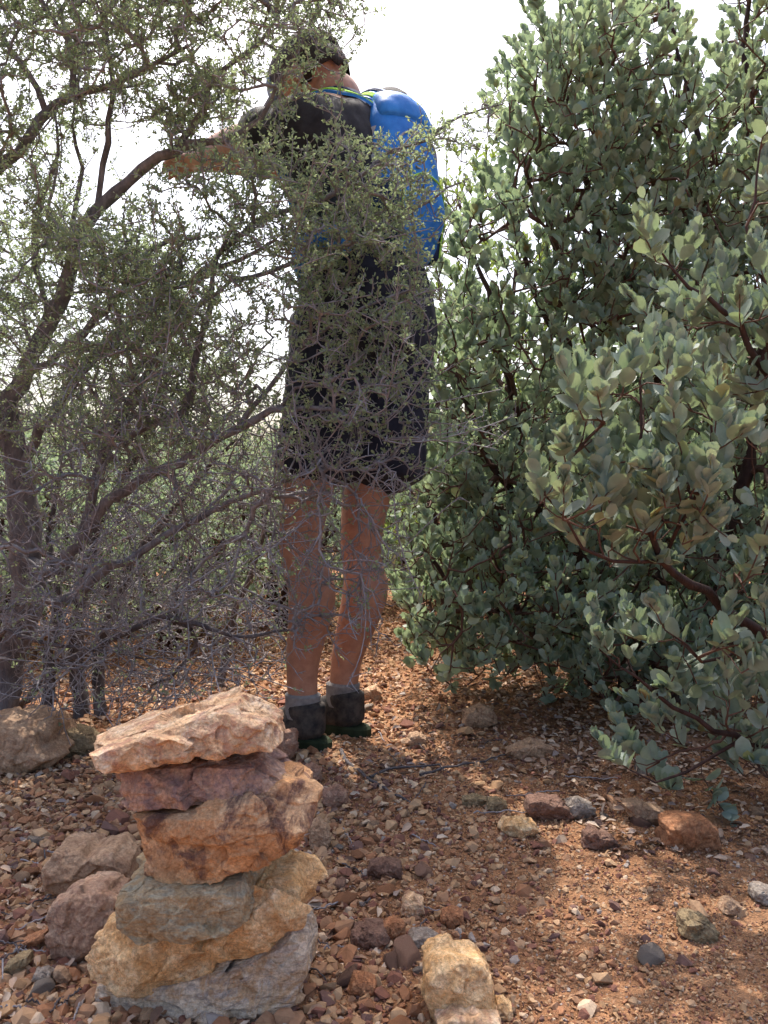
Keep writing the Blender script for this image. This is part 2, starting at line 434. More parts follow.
def rock_outline(name, poly, d, thick, mat, seed, rough=1.0, M=330, K=150, p=3.4, flat=False, zs=.92, keep=0.0, lean=0.0, back=0.0):
    """solid stone whose outline (seen from the front) follows poly; thick = half depth in m"""
    Q = np.array([P(x, y, d - thick * .5 + back) for x, y in poly]); c = Q.mean(0); Q = (Q - c) * np.array([.965, 1, zs])
    Q = np.vstack([Q, Q[:1]])
    seg = np.linalg.norm(np.diff(Q, axis=0), axis=1); cum = np.concatenate([[0], np.cumsum(seg)])
    u = np.linspace(0, cum[-1], M, endpoint=False)
    ox = np.interp(u, cum, Q[:, 0]); oz = np.interp(u, cum, Q[:, 2])
    ph = np.linspace(-math.pi / 2, math.pi / 2, K)[1:-1]
    gsc = np.abs(np.cos(ph)) ** (2 / p); yy = np.sign(np.sin(ph)) * np.abs(np.sin(ph)) ** (2 / p)
    X = ox[None] * gsc[:, None]; Z = oz[None] * gsc[:, None]; Y = np.repeat(yy[:, None], M, 1) * thick
    V = np.stack([X, Y, Z], -1).reshape(-1, 3)
    S = max(ox.max() - ox.min(), oz.max() - oz.min())
    V = np.vstack([V, [[0, -thick, 0], [0, thick, 0]]])
    r = np.random.default_rng(seed)
    V[:, 1] *= 1 + 0.30 * fbm(V * np.array([1, .2, 1]) / S * 3.0 + seed, 2, seed)
    for _ in range(8):
        a = r.uniform(-1, 1); b = r.uniform(-1, 1)
        dn = np.array([a * .35, -1 if r.random() < .75 else 1, b * .6]); dn /= np.linalg.norm(dn)
        s = V @ dn; o_ = np.quantile(s, r.uniform(.80, .94)); ex = np.maximum(s - o_, 0)
        V = V - dn[None] * (ex * .9)[:, None]
    V[:, 2] += lean * V[:, 1]
    nrm = unit(V * np.array([1, 1.2, 1]))
    q = V / S * 5 + seed * 3.1
    rid = 1 - 2 * np.abs(fbm(q * 1.3, 4, seed + 5))
    V = V + nrm * (S * rough * (0.034 * chips(V, 30, seed, S, .9, .004) + 0.018 * chips(V, 240, seed + 50, S, .9, .0025) + 0.008 * rid + 0.016 * fbm(q * 3.5, 5, seed + 30, .62)))[:, None]
    K2 = K - 2
    i = np.arange(K2 * M).reshape(K2, M); j = np.roll(i, -1, 1)
    quads = np.stack([i[:-1], j[:-1], j[1:], i[1:]], -1).reshape(-1, 4)
    n = K2 * M
    t1 = np.stack([j[0], i[0], np.full(M, n)], -1); t2 = np.stack([i[-1], j[-1], np.full(M, n + 1)], -1)
    me = mesh_from(name, V, quads, np.concatenate([t1, t2]), smooth=not flat)
    o = link(name, me, mat); o.location = (c[0], d + back, c[2] - keep * (1 - zs) * (oz.max() - oz.min()) / zs * .5)
    return o

def rock_blob(seed, flat=0.7, rough=1.0, lev=4):
    bm = bmesh.new(); bmesh.ops.create_icosphere(bm, subdivisions=lev, radius=1)
    V = np.array([v.co for v in bm.verts]); Fc = np.array([[v.index for v in f.verts] for f in bm.faces]); bm.free()
    r = np.random.default_rng(seed)
    V = plane_cuts(V, 13, seed, .45, .8, 0.06)
    V = V / np.abs(V).max(0)
    V = V * np.array([1, r.uniform(.7, .95), flat * r.uniform(.85, 1.1)])
    n = unit(V); q = V * 1.7 + seed * 5.3
    V = V + n * (0.07 * rough * (fbm(q, 4, seed) + 0.5 * (1 - 2 * np.abs(fbm(q * 2, 3, seed + 3)))))[:, None]
    V = V / np.abs(V).max(0) * np.array([1, np.abs(V[:, 1]).max() / np.abs(V[:, 0]).max(), np.abs(V[:, 2]).max() / np.abs(V[:, 0]).max()])
    return V, Fc

M_TOP = rock_mat('pale_orange_rock', [(0.28, (0.46, 0.23, 0.13)), (0.42, (0.66, 0.42, 0.24)), (0.55, (0.74, 0.54, 0.35)), (0.72, (0.78, 0.67, 0.55))], (0.40, 0.18, 0.13), 0.6, 11)
M_PUR = rock_mat('purple_rock', [(0.28, (0.26, 0.15, 0.13)), (0.42, (0.42, 0.26, 0.21)), (0.55, (0.52, 0.33, 0.23)), (0.72, (0.58, 0.48, 0.42))], (0.25, 0.18, 0.185), 0.6, 13)
M_BLO = rock_mat('blotched_rock', [(0.28, (0.38, 0.19, 0.09)), (0.45, (0.54, 0.30, 0.15)), (0.7, (0.64, 0.46, 0.29))], (0.13, 0.07, 0.06), 0.9, 7)
M_GRN = rock_mat('greenish_rock', [(0.28, (0.22, 0.20, 0.14)), (0.42, (0.38, 0.355, 0.27)), (0.55, (0.46, 0.34, 0.20)), (0.72, (0.46, 0.45, 0.37))], (0.36, 0.23, 0.11), 0.7, 12, band=((0.1, -0.12, 0), (0.5, 1, 2.4)))
M_OCH = rock_mat('ochre_rock', [(0.25, (0.56, 0.27, 0.10)), (0.40, (0.78, 0.47, 0.21)), (0.55, (0.86, 0.62, 0.36)), (0.72, (0.86, 0.74, 0.56))], (0.55, 0.27, 0.10), 0.6, 10, vein=(0.26, 0.13, 0.07), grit=1.2)
M_BAS = rock_mat('banded_grey_rock', [(0.28, (0.30, 0.23, 0.185)), (0.42, (0.56, 0.46, 0.38)), (0.50, (0.74, 0.60, 0.45)), (0.58, (0.40, 0.33, 0.29)), (0.72, (0.70, 0.59, 0.47))], (0.52, 0.30, 0.14), 0.75, 8, band=((0.3, -0.35, 0.2), (0.7, 1, 3.2)))
M_TAN = rock_mat('tan_rock', [(0.25, (0.36, 0.22, 0.13)), (0.5, (0.47, 0.31, 0.20)), (0.75, (0.55, 0.40, 0.28))], (0.26, 0.13, 0.08), 0.5, 14)
M_RED = rock_mat('reddish_rock', [(0.28, (0.24, 0.12, 0.09)), (0.45, (0.38, 0.21, 0.145)), (0.7, (0.52, 0.36, 0.26))], (0.20, 0.11, 0.095), 0.5, 16)
M_RTN = rock_mat('reddish_tan_rock', [(0.28, (0.28, 0.155, 0.105)), (0.45, (0.43, 0.27, 0.185)), (0.7, (0.56, 0.41, 0.30))], (0.22, 0.115, 0.09), 0.55, 16)
M_RUS = rock_mat('rust_rock', [(0.25, (0.30, 0.12, 0.06)), (0.5, (0.43, 0.20, 0.10)), (0.75, (0.52, 0.30, 0.17))], (0.2, 0.09, 0.05), 0.5, 20)
M_GRY = rock_mat('grey_rock', [(0.25, (0.20, 0.17, 0.145)), (0.5, (0.32, 0.275, 0.24)), (0.75, (0.44, 0.385, 0.335))], (0.3, 0.2, 0.13), 0.35, 20)
M_OLV = rock_mat('olive_rock', [(0.25, (0.20, 0.15, 0.085)), (0.5, (0.30, 0.225, 0.13)), (0.75, (0.4, 0.31, 0.2))], (0.15, 0.09, 0.06), 0.4, 18)
M_DRK = rock_mat('dark_rock', [(0.25, (0.14, 0.078, 0.06)), (0.5, (0.22, 0.125, 0.092)), (0.75, (0.33, 0.21, 0.155))], (0.2, 0.13, 0.1), 0.35, 20)

CG = 'stones balanced in the cairn'
D0 = 0.985
cairn = [
 ('banded_stone', [(92, 998), (86, 1030), (110, 1050), (170, 1052), (232, 1046), (276, 1024), (307, 1009), (319, 975), (314, 941), (300, 938), (240, 962), (170, 985), (120, 992)], .074, M_BAS, 3, 'grey and cream banded stone at the very bottom of the cairn'),
 ('ochre_stone', [(80, 968), (97, 989), (138, 997), (178, 999), (205, 989), (246, 977), (280, 967), (288, 941), (307, 933), (312, 905), (322, 907), (318, 893), (304, 879), (270, 880), (200, 915), (140, 920), (121, 924), (97, 938)], .088, M_OCH, 5, 'large ochre stone with knobbly ends, second from the bottom of the cairn'),
 ('slab_stone', [(120, 894), (122, 906), (131, 923), (155, 935), (205, 931), (253, 919), (265, 914), (267, 884), (260, 870), (215, 872), (168, 875), (151, 873), (140, 884)], .098, M_GRN, 7, 'flat greenish grey slab wedged between two orange stones of the cairn'),
 ('blotched_stone', [(134, 815), (143, 856), (151, 875), (182, 886), (215, 880), (260, 872), (287, 858), (307, 844), (319, 815), (320, 793), (307, 781), (290, 778), (250, 792), (190, 806), (150, 812)], .086, M_BLO, 9, 'thick orange stone with dark brown blotches in the middle of the cairn'),
 ('purple_stone', [(112, 775), (114, 798), (138, 812), (182, 806), (239, 799), (263, 798), (287, 789), (292, 784), (273, 772), (260, 764), (216, 762), (172, 764), (140, 768)], .074, M_PUR, 12, 'dull purple brown stone second from the top of the cairn'),
 ('capstone', [(99, 744), (104, 765), (117, 774), (141, 772), (171, 760), (212, 752), (239, 756), (273, 750), (287, 744), (282, 721), (273, 710), (255, 701), (243, 693), (216, 698), (182, 711), (148, 726), (117, 737)], .08, M_TOP, 14, 'pale orange wedge shaped capstone lying on top of the cairn'),
]
for nm, poly, th, mt, sd, lb in cairn:
    o = rock_outline(nm, [(x_ - 6, y_ + (4 if nm == 'capstone' else 0)) for x_, y_ in poly], D0, th, mt, sd, flat=True, zs=.82 if nm == 'capstone' else .92)
    tag(o, lb, 'stone', CG)

# boulders with traced outlines standing on the ground (outline, y of ground contact, half depth, ...)
bould = [
 ('boulder', [(40, 886), (40, 862), (53, 842), (79, 845), (86, 853), (100, 846), (112, 845), (127, 858), (131, 872), (128, 892), (90, 898), (55, 900)], 905, .06, M_TAN, 21, 'tan boulder with a cracked twin top left of the cairn'),
 ('boulder', [(46, 906), (48, 933), (54, 954), (69, 960), (90, 957), (117, 945), (121, 905), (119, 887), (100, 880), (79, 882), (56, 890)], 958, .05, M_RTN, 23, 'rough reddish tan boulder half hidden by the lower left of the cairn'),
 ('boulder', [(-40, 730), (-35, 770), (0, 768), (37, 773), (52, 762), (63, 752), (48, 738), (42, 724), (21, 714), (0, 713), (-25, 716)], 771, .12, M_TAN, 25, 'big pale boulder under the dark trunks at the left edge'),
 ('boulder', [(50, 745), (54, 732), (67, 726), (84, 731), (97, 744), (96, 757), (60, 760)], 757, .06, M_OLV, 27, 'mossy brown boulder between the pale boulder and the capstone'),
 ('stone', [(268, 760), (270, 732), (276, 727), (296, 727), (298, 740), (292, 758), (280, 763)], 762, .03, M_RED, 29, 'upright reddish stone just right of the capstone by the shoes'),
 ('stone', [(464, 711), (474, 707), (483, 702), (495, 708), (498, 722), (486, 727), (473, 728), (463, 724)], 727, .035, M_TAN, 31, 'pale angular stone in the sunlit gravel beneath the big bush'),
 ('stone', [(506, 753), (520, 745), (533, 740), (546, 745), (557, 750), (548, 756), (522, 758)], 757, .04, M_TAN, 33, 'flat pale pointed slab in the sunlit gravel beneath the big bush'),
 ('stone', [(527, 812), (530, 801), (540, 796), (561, 799), (570, 808), (575, 818), (560, 822), (535, 820)], 821, .035, M_DRK, 35, 'dark red rounded stone at the shady edge of the path'),
 ('stone', [(566, 815), (567, 803), (580, 799), (594, 805), (597, 815), (582, 819)], 818, .03, M_GRY, 37, 'grey stone touching the dark red stone at the path edge'),
 ('stone', [(461, 805), (463, 797), (477, 795), (489, 799), (488, 806), (473, 808)], 806, .02, M_OLV, 39, 'low yellowish stone, left one of a touching pair on the path'),
 ('stone', [(487, 808), (489, 799), (498, 797), (508, 803), (507, 811), (495, 812)], 811, .02, M_OLV, 41, 'small yellowish stone, right one of a touching pair on the path'),
 ('stone', [(500, 830), (505, 821), (520, 818), (535, 823), (541, 832), (525, 837), (508, 836)], 836, .025, M_OCH, 43, 'low ochre stone on the path below the yellowish pair'),
 ('stone', [(665, 847), (665, 822), (688, 814), (707, 816), (721, 827), (723, 848), (700, 853), (680, 852)], 851, .045, M_RUS, 45, 'square rusty brown rock at the foot of the right bush'),
 ('stone', [(624, 801), (641, 797), (646, 804), (661, 808), (675, 817), (670, 826), (652, 825), (632, 816)], 824, .03, M_TAN, 47, 'long tan stone under the low leaves beside the square rock'),
 ('stone', [(582, 846), (586, 832), (594, 826), (603, 834), (614, 836), (620, 845), (612, 850), (594, 850)], 849, .025, M_DRK, 49, 'pointed brown stone left of the square rusty rock'),
 ('stone', [(682, 935), (684, 920), (697, 916), (709, 919), (720, 932), (716, 941), (697, 941)], 941, .03, M_OLV, 51, 'olive brown stone lying alone on the sunlit gravel'),
 ('stone', [(723, 912), (727, 904), (735, 901), (744, 907), (744, 914), (733, 915)], 914, .02, M_TAN, 53, 'small tan pyramid stone near the right edge of the sunlit gravel'),
 ('stone', [(755, 900), (757, 890), (768, 889), (785, 893), (786, 904), (768, 906)], 905, .025, M_GRY, 55, 'grey stone cut by the right edge of the picture'),
 ('boulder', [(423, 992), (423, 960), (434, 950), (450, 945), (466, 948), (482, 953), (494, 972), (497, 1003), (486, 1018), (455, 1024), (434, 1018)], 1021, .045, M_OCH, 57, 'crumbly ochre rock alone in the gravel at the bottom middle'),
 ('stone', [(437, 1022), (452, 1012), (478, 1009), (500, 1018), (505, 1035), (470, 1044), (440, 1038)], 1044, .03, M_TOP, 59, 'pinkish slab at the bottom edge in front of the crumbly ochre rock'),
 ('stone', [(494, 1015), (497, 1002), (505, 999), (513, 1008), (514, 1018), (503, 1021)], 1020, .015, M_OCH, 61, 'small ochre stone tucked right of the crumbly ochre rock'),
 ('stone', [(350, 942), (353, 931), (366, 926), (385, 928), (392, 940), (378, 946), (360, 947)], 946, .025, M_DRK, 63, 'dark maroon stone lying right of the ochre cairn stone'),
 ('stone', [(366, 876), (370, 864), (386, 860), (401, 866), (403, 878), (385, 881)], 880, .025, M_DRK, 65, 'dark brown flat stone in the gravel above the maroon stone'),
 ('stone', [(401, 912), (404, 898), (414, 892), (423, 900), (425, 913), (414, 919)], 918, .016, M_TOP, 67, 'pink and white angular stone in the middle of the gravel'),
 ('stone', [(382, 936), (384, 922), (394, 917), (404, 922), (407, 938), (395, 942)], 941, .016, M_RUS, 69, 'brick red stone standing next to the dark maroon stone'),
 ('stone', [(440, 924), (442, 912), (452, 908), (463, 913), (464, 923), (452, 927)], 926, .018, M_RUS, 71, 'orange rust stone right of the pink and white stone'),
 ('stone', [(406, 944), (412, 936), (428, 934), (441, 940), (440, 948), (420, 949)], 948, .02, M_GRY, 73, 'flat bluish grey stone above the crumbly ochre rock'),
 ('stone', [(348, 991), (352, 979), (364, 976), (376, 984), (376, 994), (360, 997)], 996, .018, M_RUS, 75, 'orange tan stone right of the banded cairn stone'),
 ('stone', [(308, 845), (309, 822), (318, 817), (328, 826), (331, 838), (327, 849), (315, 851)], 850, .025, M_TAN, 77, 'tan stone peeping out at the right of the blotched cairn stone'),
 ('stone', [(299, 780), (301, 767), (312, 763), (321, 769), (321, 781), (310, 784)], 783, .025, M_RED, 79, 'brown stone on the soil below the upright reddish stone'),
 ('stone', [(321, 803), (325, 788), (336, 783), (347, 792), (348, 804), (334, 807)], 806, .025, M_RED, 81, 'pinkish brown stone on the soil right of the purple cairn stone'),
 ('stone', [(19, 948), (21, 941), (34, 935), (45, 930), (46, 936), (38, 944), (27, 950)], 950, .014, M_RUS, 83, 'bright orange wedge stone left of the reddish boulder'),
 ('stone', [(1, 973), (5, 963), (16, 956), (28, 953), (29, 962), (18, 973), (6, 977)], 976, .016, M_OLV, 85, 'olive oval stone at the lower left edge'),
 ('stone', [(30, 980), (34, 971), (43, 969), (51, 974), (50, 984), (41, 989)], 988, .013, M_GRY, 87, 'bluish grey split stone in the lower left gravel'),
 ('stone', [(52, 974), (54, 967), (61, 968), (70, 980), (67, 986), (60, 983)], 986, .01, M_TAN, 89, 'small tan stone between the grey stone and the cairn'),
 ('stone', [(405, 742), (410, 733), (419, 731), (427, 738), (425, 745), (414, 747)], 746, .022, M_TAN, 91, 'pale stone in the sunlit gravel right of the shoes'),
 ('stone', [(360, 697), (364, 688), (375, 685), (383, 692), (381, 700), (370, 702)], 701, .03, M_TAN, 93, 'rounded pale stone on the ground just right of the ankles'),
]
for nm, poly, yb, th, mt, sd, lb in bould:
    d = ground_at(np.mean([q[0] for q in poly]), yb)[1]
    o = rock_outline(nm, poly, d, th, mt, sd, M=120, K=56, back=th * .5, zs=.84, keep=1.0)
    tag(o, lb, 'boulder' if nm == 'boulder' else 'stone')

# loose hand-sized stones (each its own object)
protos = {}
KINDS = [('rust', M_RUS, 'loose rust orange stone lying in the gravel'), ('tan', M_TAN, 'loose pale tan stone lying in the gravel'),
         ('grey', M_GRY, 'loose bluish grey stone lying in the gravel'), ('dark', M_DRK, 'loose dark maroon stone lying in the gravel'), ('red', M_RED, 'loose reddish brown stone lying in the gravel')]
for ki, (kn, mt, lb) in enumerate(KINDS):
    protos[kn] = []
    for s in range(4):
        V, Fc = rock_blob(200 + ki * 10 + s, 0.6, 1.0, 3)
        me = mesh_from('loose_stone', V, None, Fc); me.materials.append(mt); protos[kn].append(me)
NL = 0
cand = wedge(900, 0.8, 3.2, margin=0.0, power=1.3)
for x, y, z in cand:
    if NL >= 230: break
    lx = x / y
    if rng.random() > (0.95 if lx < 0.06 else 0.16): continue
    if 0.86 < y < 1.12 and -0.36 < x < -0.05: continue
    if abs(x + 0.1) < .2 and 1.85 < y < 2.3: continue
    k = rng.choice(5, p=[.3, .25, .13, .14, .18]); kn, mt, lb = KINDS[k]
    o = bpy.data.objects.new('loose_stone', protos[kn][rng.integers(4)]); COL.objects.link(o)
    s = float(np.exp(rng.normal(math.log(0.0135), 0.3)))
    o.scale = (s, s * rng.uniform(.7, 1.1), s * rng.uniform(.7, 1.05))
    o.location = (x, y, z + s * 0.25)
    o.rotation_euler = (rng.normal(0, .3), rng.normal(0, .3), rng.uniform(0, 6.28))
    tag(o, lb, 'stone', 'loose ' + kn + ' stones in the gravel'); NL += 1

# ------------------------------------------------------------------ branch growing
class Skel:
    def __init__(s, cap=260000, rs=1.0):
        s.rs = rs
        s.p = np.zeros((cap, 3)); s.t = np.zeros((cap, 3)); s.par = np.full(cap, -1, int); s.rmin = np.zeros(cap); s.n = 0
        s.paths = []; s.shoots = []        # (list of node ids, is_main)
    def add(s, p, t, par, r=0):
        i = s.n; s.p[i] = p; s.t[i] = t; s.par[i] = par; s.rmin[i] = r; s.n += 1; return i
    def main(s, pts, rad, par=-1, step=0.04):
        pts = np.asarray(pts, float); L = np.linalg.norm(np.diff(pts, axis=0), axis=1).sum(); n = max(4, int(L / step))
        q = spline(np.column_stack([pts, np.interp(np.linspace(0, 1, len(pts)), np.linspace(0, 1, len(rad)), np.array(rad) * s.rs)]), n)
        q[1:-1, :3] += rng.normal(0, 0.004, (n - 2, 3))
        ids = []
        if par == -2 and s.n:      # attach to the nearest node
            par = int(np.argmin(((s.p[:s.n] - q[0, :3]) ** 2).sum(1)))
        if par >= 0: ids.append(par)
        for k in range(n):
            t = q[min(k + 1, n - 1), :3] - q[max(k - 1, 0), :3]
            par = s.add(q[k, :3], t / max(np.linalg.norm(t), 1e-9), par, q[k, 3]); ids.append(par)
        s.paths.append((ids, True)); return ids
    def grow(s, targets, step=0.035, wig=0.25, bend=0.5, up=0.0, maxlen=9):
        d = np.full(len(targets), 1e9)
        for a in range(0, s.n, 400):
            d = np.minimum(d, ((targets[:, None] - s.p[None, a:min(a + 400, s.n)]) ** 2).sum(-1).min(1))
        for t in targets[np.argsort(d)]:
            v = t - s.p[:s.n]; L = np.sqrt((v * v).sum(1)) + 1e-6
            cosa = (v * s.t[:s.n]).sum(1) / L
            cost = L * (1.55 - 0.75 * cosa) 
            i = int(np.argmin(cost)); L = L[i]
            if L < step * 0.5 or L > maxlen: continue
            n = max(2, int(L / step) + 1)
            p0 = s.p[i]; p1 = p0 + s.t[i] * L * bend * 0.6 + np.array([0, 0, up * L]); 
            u = np.linspace(0, 1, n + 1)[1:, None]
            q = (1 - u) ** 2 * p0 + 2 * u * (1 - u) * p1 + u * u * t
            w = rng.normal(0, 1, (n, 3)) * wig * step; q[:-1] += w[:-1]
            ids = [i]; par = i
            for k in range(n):
                prev = s.p[par]; tt = q[k] - prev
                par = s.add(q[k], tt / max(np.linalg.norm(tt), 1e-9), par); ids.append(par)
            s.paths.append((ids, False))
    def grow_more(s, targets, batches=4, step=0.026, wig=0.15, bend=0.5, up=0.03):
        """like grow, but each batch attaches to the nearest of the branches already there"""
        for part in np.array_split(targets[rng.permutation(len(targets))], batches):
            kd = kdtree.KDTree(s.n)
            for i in range(s.n): kd.insert(s.p[i], i)
            kd.balance()
            for t in part:
                idx = np.array([r[1] for r in kd.find_n(t, 14)])
                v = t - s.p[idx]; L = np.sqrt((v * v).sum(1)) + 1e-6
                k = int(np.argmin(L * (1.6 - .8 * (v * s.t[idx]).sum(1) / L))); i = int(idx[k]); L = L[k]
                if L < step * .5 or L > .5: continue
                n = max(2, int(L / step) + 1); p0 = s.p[i].copy()
                p1 = p0 + s.t[i] * L * bend * .6 + np.array([0, 0, up * L]); u = np.linspace(0, 1, n + 1)[1:, None]
                q = (1 - u) ** 2 * p0 + 2 * u * (1 - u) * p1 + u * u * t
                q[:-1] += rng.normal(0, 1, (n - 1, 3)) * wig * step
                ids = [i]; par = i
                for k in range(n):
                    tt = q[k] - s.p[par]; par = s.add(q[k], tt / max(np.linalg.norm(tt), 1e-9), par); ids.append(par)
                s.paths.append((ids, False))
    def radii(s, tip=0.0012, e=2.4):
        w = np.zeros(s.n); ch = np.zeros(s.n, bool); ch[s.par[:s.n][s.par[:s.n] >= 0]] = True
        w[~ch] = tip ** e
        for i in range(s.n - 1, -1, -1):
            if s.par[i] >= 0: w[s.par[i]] += w[i]
        s.r = w ** (1 / e)
        s.r = np.where(s.rmin[:s.n] > 0, s.rmin[:s.n], s.r); return s.r
    def tubes(s, main):
        out = []
        for ids, mflag in s.paths:
            if mflag != main: continue
            p = s.p[ids].copy(); r = s.r[ids].copy()
            if s.par[ids[1]] == ids[0] and len(ids) > 1: r[0] = min(r[0], r[1] * 1.25)
            r[-1] *= 0.7 if not main else 1
            out.append((p, r))
        return out

def in_poly(x, y, poly):
    c = np.zeros(len(x), bool); n = len(poly)
    for i in range(n):
        x0, y0 = poly[i]; x1, y1 = poly[i - 1]
        with np.errstate(divide='ignore', invalid='ignore'):
            c ^= ((y0 > y) != (y1 > y)) & (x < (x1 - x0) * (y - y0) / ((y1 - y0) + 1e-12) + x0)
    return c

def fill(poly, n, d0, d1, clump=0.0, cs=5.0, rag=14):
    """points through a volume; clump > 0 leaves irregular gaps, rag blurs the rim (in photo px at that distance)"""
    a = np.array(poly); lo, hi = a.min(0), a.max(0); X = np.zeros(0); Y = np.zeros(0)
    while len(X) < n:
        x = rng.uniform(lo[0], hi[0], n * 2); y = rng.uniform(lo[1], hi[1], n * 2); k = in_poly(x, y, poly)
        X = np.concatenate([X, x[k]]); Y = np.concatenate([Y, y[k]])
    d = rng.uniform(d0, d1, n)
    q = PV(X[:n] + rng.normal(0, rag, n), Y[:n] + rng.normal(0, rag, n), d)
    if clump: q = q[fbm(q * cs, 2, 61) > rng.normal(-.35 + clump, .08, n)]
    return q[q[:, 2] > 0.03]

def add_shoots(sk, lo, hi, up, n=3, twin=0.0):
    """an upright leafy shoot on the end of every grown twig"""
    for ids, m_ in list(sk.paths):
        for rpt in range(1 + (rng.random() < twin)):
            i = ids[-1]; L = rng.uniform(lo, hi)
            d = unit(sk.t[i] * .7 + np.array([0, 0, up]) + rng.normal(0, .28, 3)); p = sk.p[i].copy(); par = i; path_ = [i]
            for k in range(n):
                p = p + d * L / n + rng.normal(0, .002, 3); d = unit(d + np.array([0, 0, .12])); par = sk.add(p, d, par); path_.append(par)
            sk.paths.append((path_, False)); sk.shoots.append(path_)

def add_straight(sk, n, lo, hi, zmax):
    """long thin nearly straight bare twigs"""
    own = np.concatenate([np.array(ids[1:]) for ids, m_ in sk.paths]); own = own[(sk.p[own][:, 2] < zmax)]
    for i in rng.choice(own, n):
        L = rng.uniform(lo, hi); d = unit(sk.t[i] * .8 + rng.normal(0, .55, 3) + np.array([0, 0, .15])); c_ = rng.normal(0, .06, 3)
        p = sk.p[i].copy(); par = int(i); ids = [par]
        for k in range(6):
            q = p + d * L / 6
            if q[2] < .03 or (q[1] > 1.84 and abs(q[0] + .12) < .28 and q[2] < 1.7): break
            d = unit(d + c_); p = q; par = sk.add(p, d, par); ids.append(par)
        if len(ids) > 3: sk.paths.append((ids, False))

def build_plant(sk, root, bark, twig, k_main=9, k_twig=4, tip=0.0012, exp=2.4):
    sk.radii(tip, exp)
    c = np.array(root.location)
    for ids, m_ in sk.paths:
        if not m_: continue
        p = sk.p[ids].copy(); r = sk.r[ids].copy()
        stem = ids[0] == 0 or sk.par[ids[1]] == 0 or sk.par[ids[0]] < 0
        if sk.par[ids[1]] == ids[0]: r[0] = min(r[0], r[1] * 1.25)
        V, Q = tubes([(p, r)], k_main); V = V - c
        V = V + np.repeat(r, k_main)[:, None] * 0.35 * np.stack([fbm(V * 40, 3, 3), fbm(V * 40, 3, 4), fbm(V * 40, 3, 5)], -1)
        nm = 'trunk' if stem else 'limb'
        link(nm, mesh_from(nm, V, Q), bark, root)
    gt = sk.tubes(False)
    if gt:
        V, Q = tubes(gt, k_twig)
        link('twig_sprays', mesh_from('twig_sprays', V - c, Q), twig, root)

# leafy shoots of a manzanita: leaves set spirally on the last stretch of each twig
def shoot_leaves(sk, per, L0, L1, wr=0.62, up=0.35, sparse=0.12):
    B, D, Nn, LL = [], [], [], []
    for ids in sk.shoots:
        p = sk.p[ids]; seg = np.linalg.norm(np.diff(p, axis=0), axis=1); cum = np.concatenate([[0], np.cumsum(seg)])
        n = max(5, int(per * rng.uniform(.7, 1.3)))
        u = cum[-1] * np.sort(rng.uniform(0, 1, n) ** .75); u[-1] = cum[-1]
        q = np.column_stack([np.interp(u, cum, p[:, a]) for a in range(3)])
        ax = unit(p[-1] - p[0]); h = unit(np.cross(ax, [0.9, 0.3, .2])); h2 = np.cross(ax, h)
        a = np.arange(n) * 2.4 + rng.uniform(0, 6); rad = np.cos(a)[:, None] * h + np.sin(a)[:, None] * h2
        f = np.clip(1.0 - 0.65 * u / cum[-1], .25, 1)[:, None] + rng.normal(0, .1, (n, 1))
        d = unit(ax * (1.25 - f) + rad * f * .9 + np.array([0, 0, up]) + rng.normal(0, .12, (n, 3)))
        B.append(q); D.append(d); Nn.append(unit(np.cross(np.cross(rad, ax), d) + rng.normal(0, .35, (n, 3))))
        LL.append(rng.uniform(L0, L1) * rng.uniform(.72, 1.08, n) * np.clip(1.1 - .45 * (u / cum[-1]) ** 3, .5, 1.1))
    B = np.concatenate(B); D = np.concatenate(D); Nn = np.concatenate(Nn); LL = np.concatenate(LL)
    return B, D, Nn, LL, LL * rng.uniform(wr - .1, wr + .1, len(LL))

# ------------------------------------------------------------------ left thicket: fine-twigged shrubs
BARK = bark_mat('grey_bark', (0.115, 0.104, 0.115), (0.27, 0.253, 0.268), 50)
BARK_D = bark_mat('dark_bark', (0.065, 0.055, 0.058), (0.16, 0.138, 0.14), 50)
TWIG = bark_mat('grey_twig', (0.19, 0.172, 0.182), (0.37, 0.345, 0.36), 30, stretch=1)
LEAF_L = leaf_mat('small_leaf', [(0, (0.16, 0.205, 0.125)), (0.5, (0.235, 0.285, 0.19)), (0.85, (0.30, 0.345, 0.24)), (1, (0.37, 0.39, 0.26))], (0.42, 0.52, 0.26), 0.46)

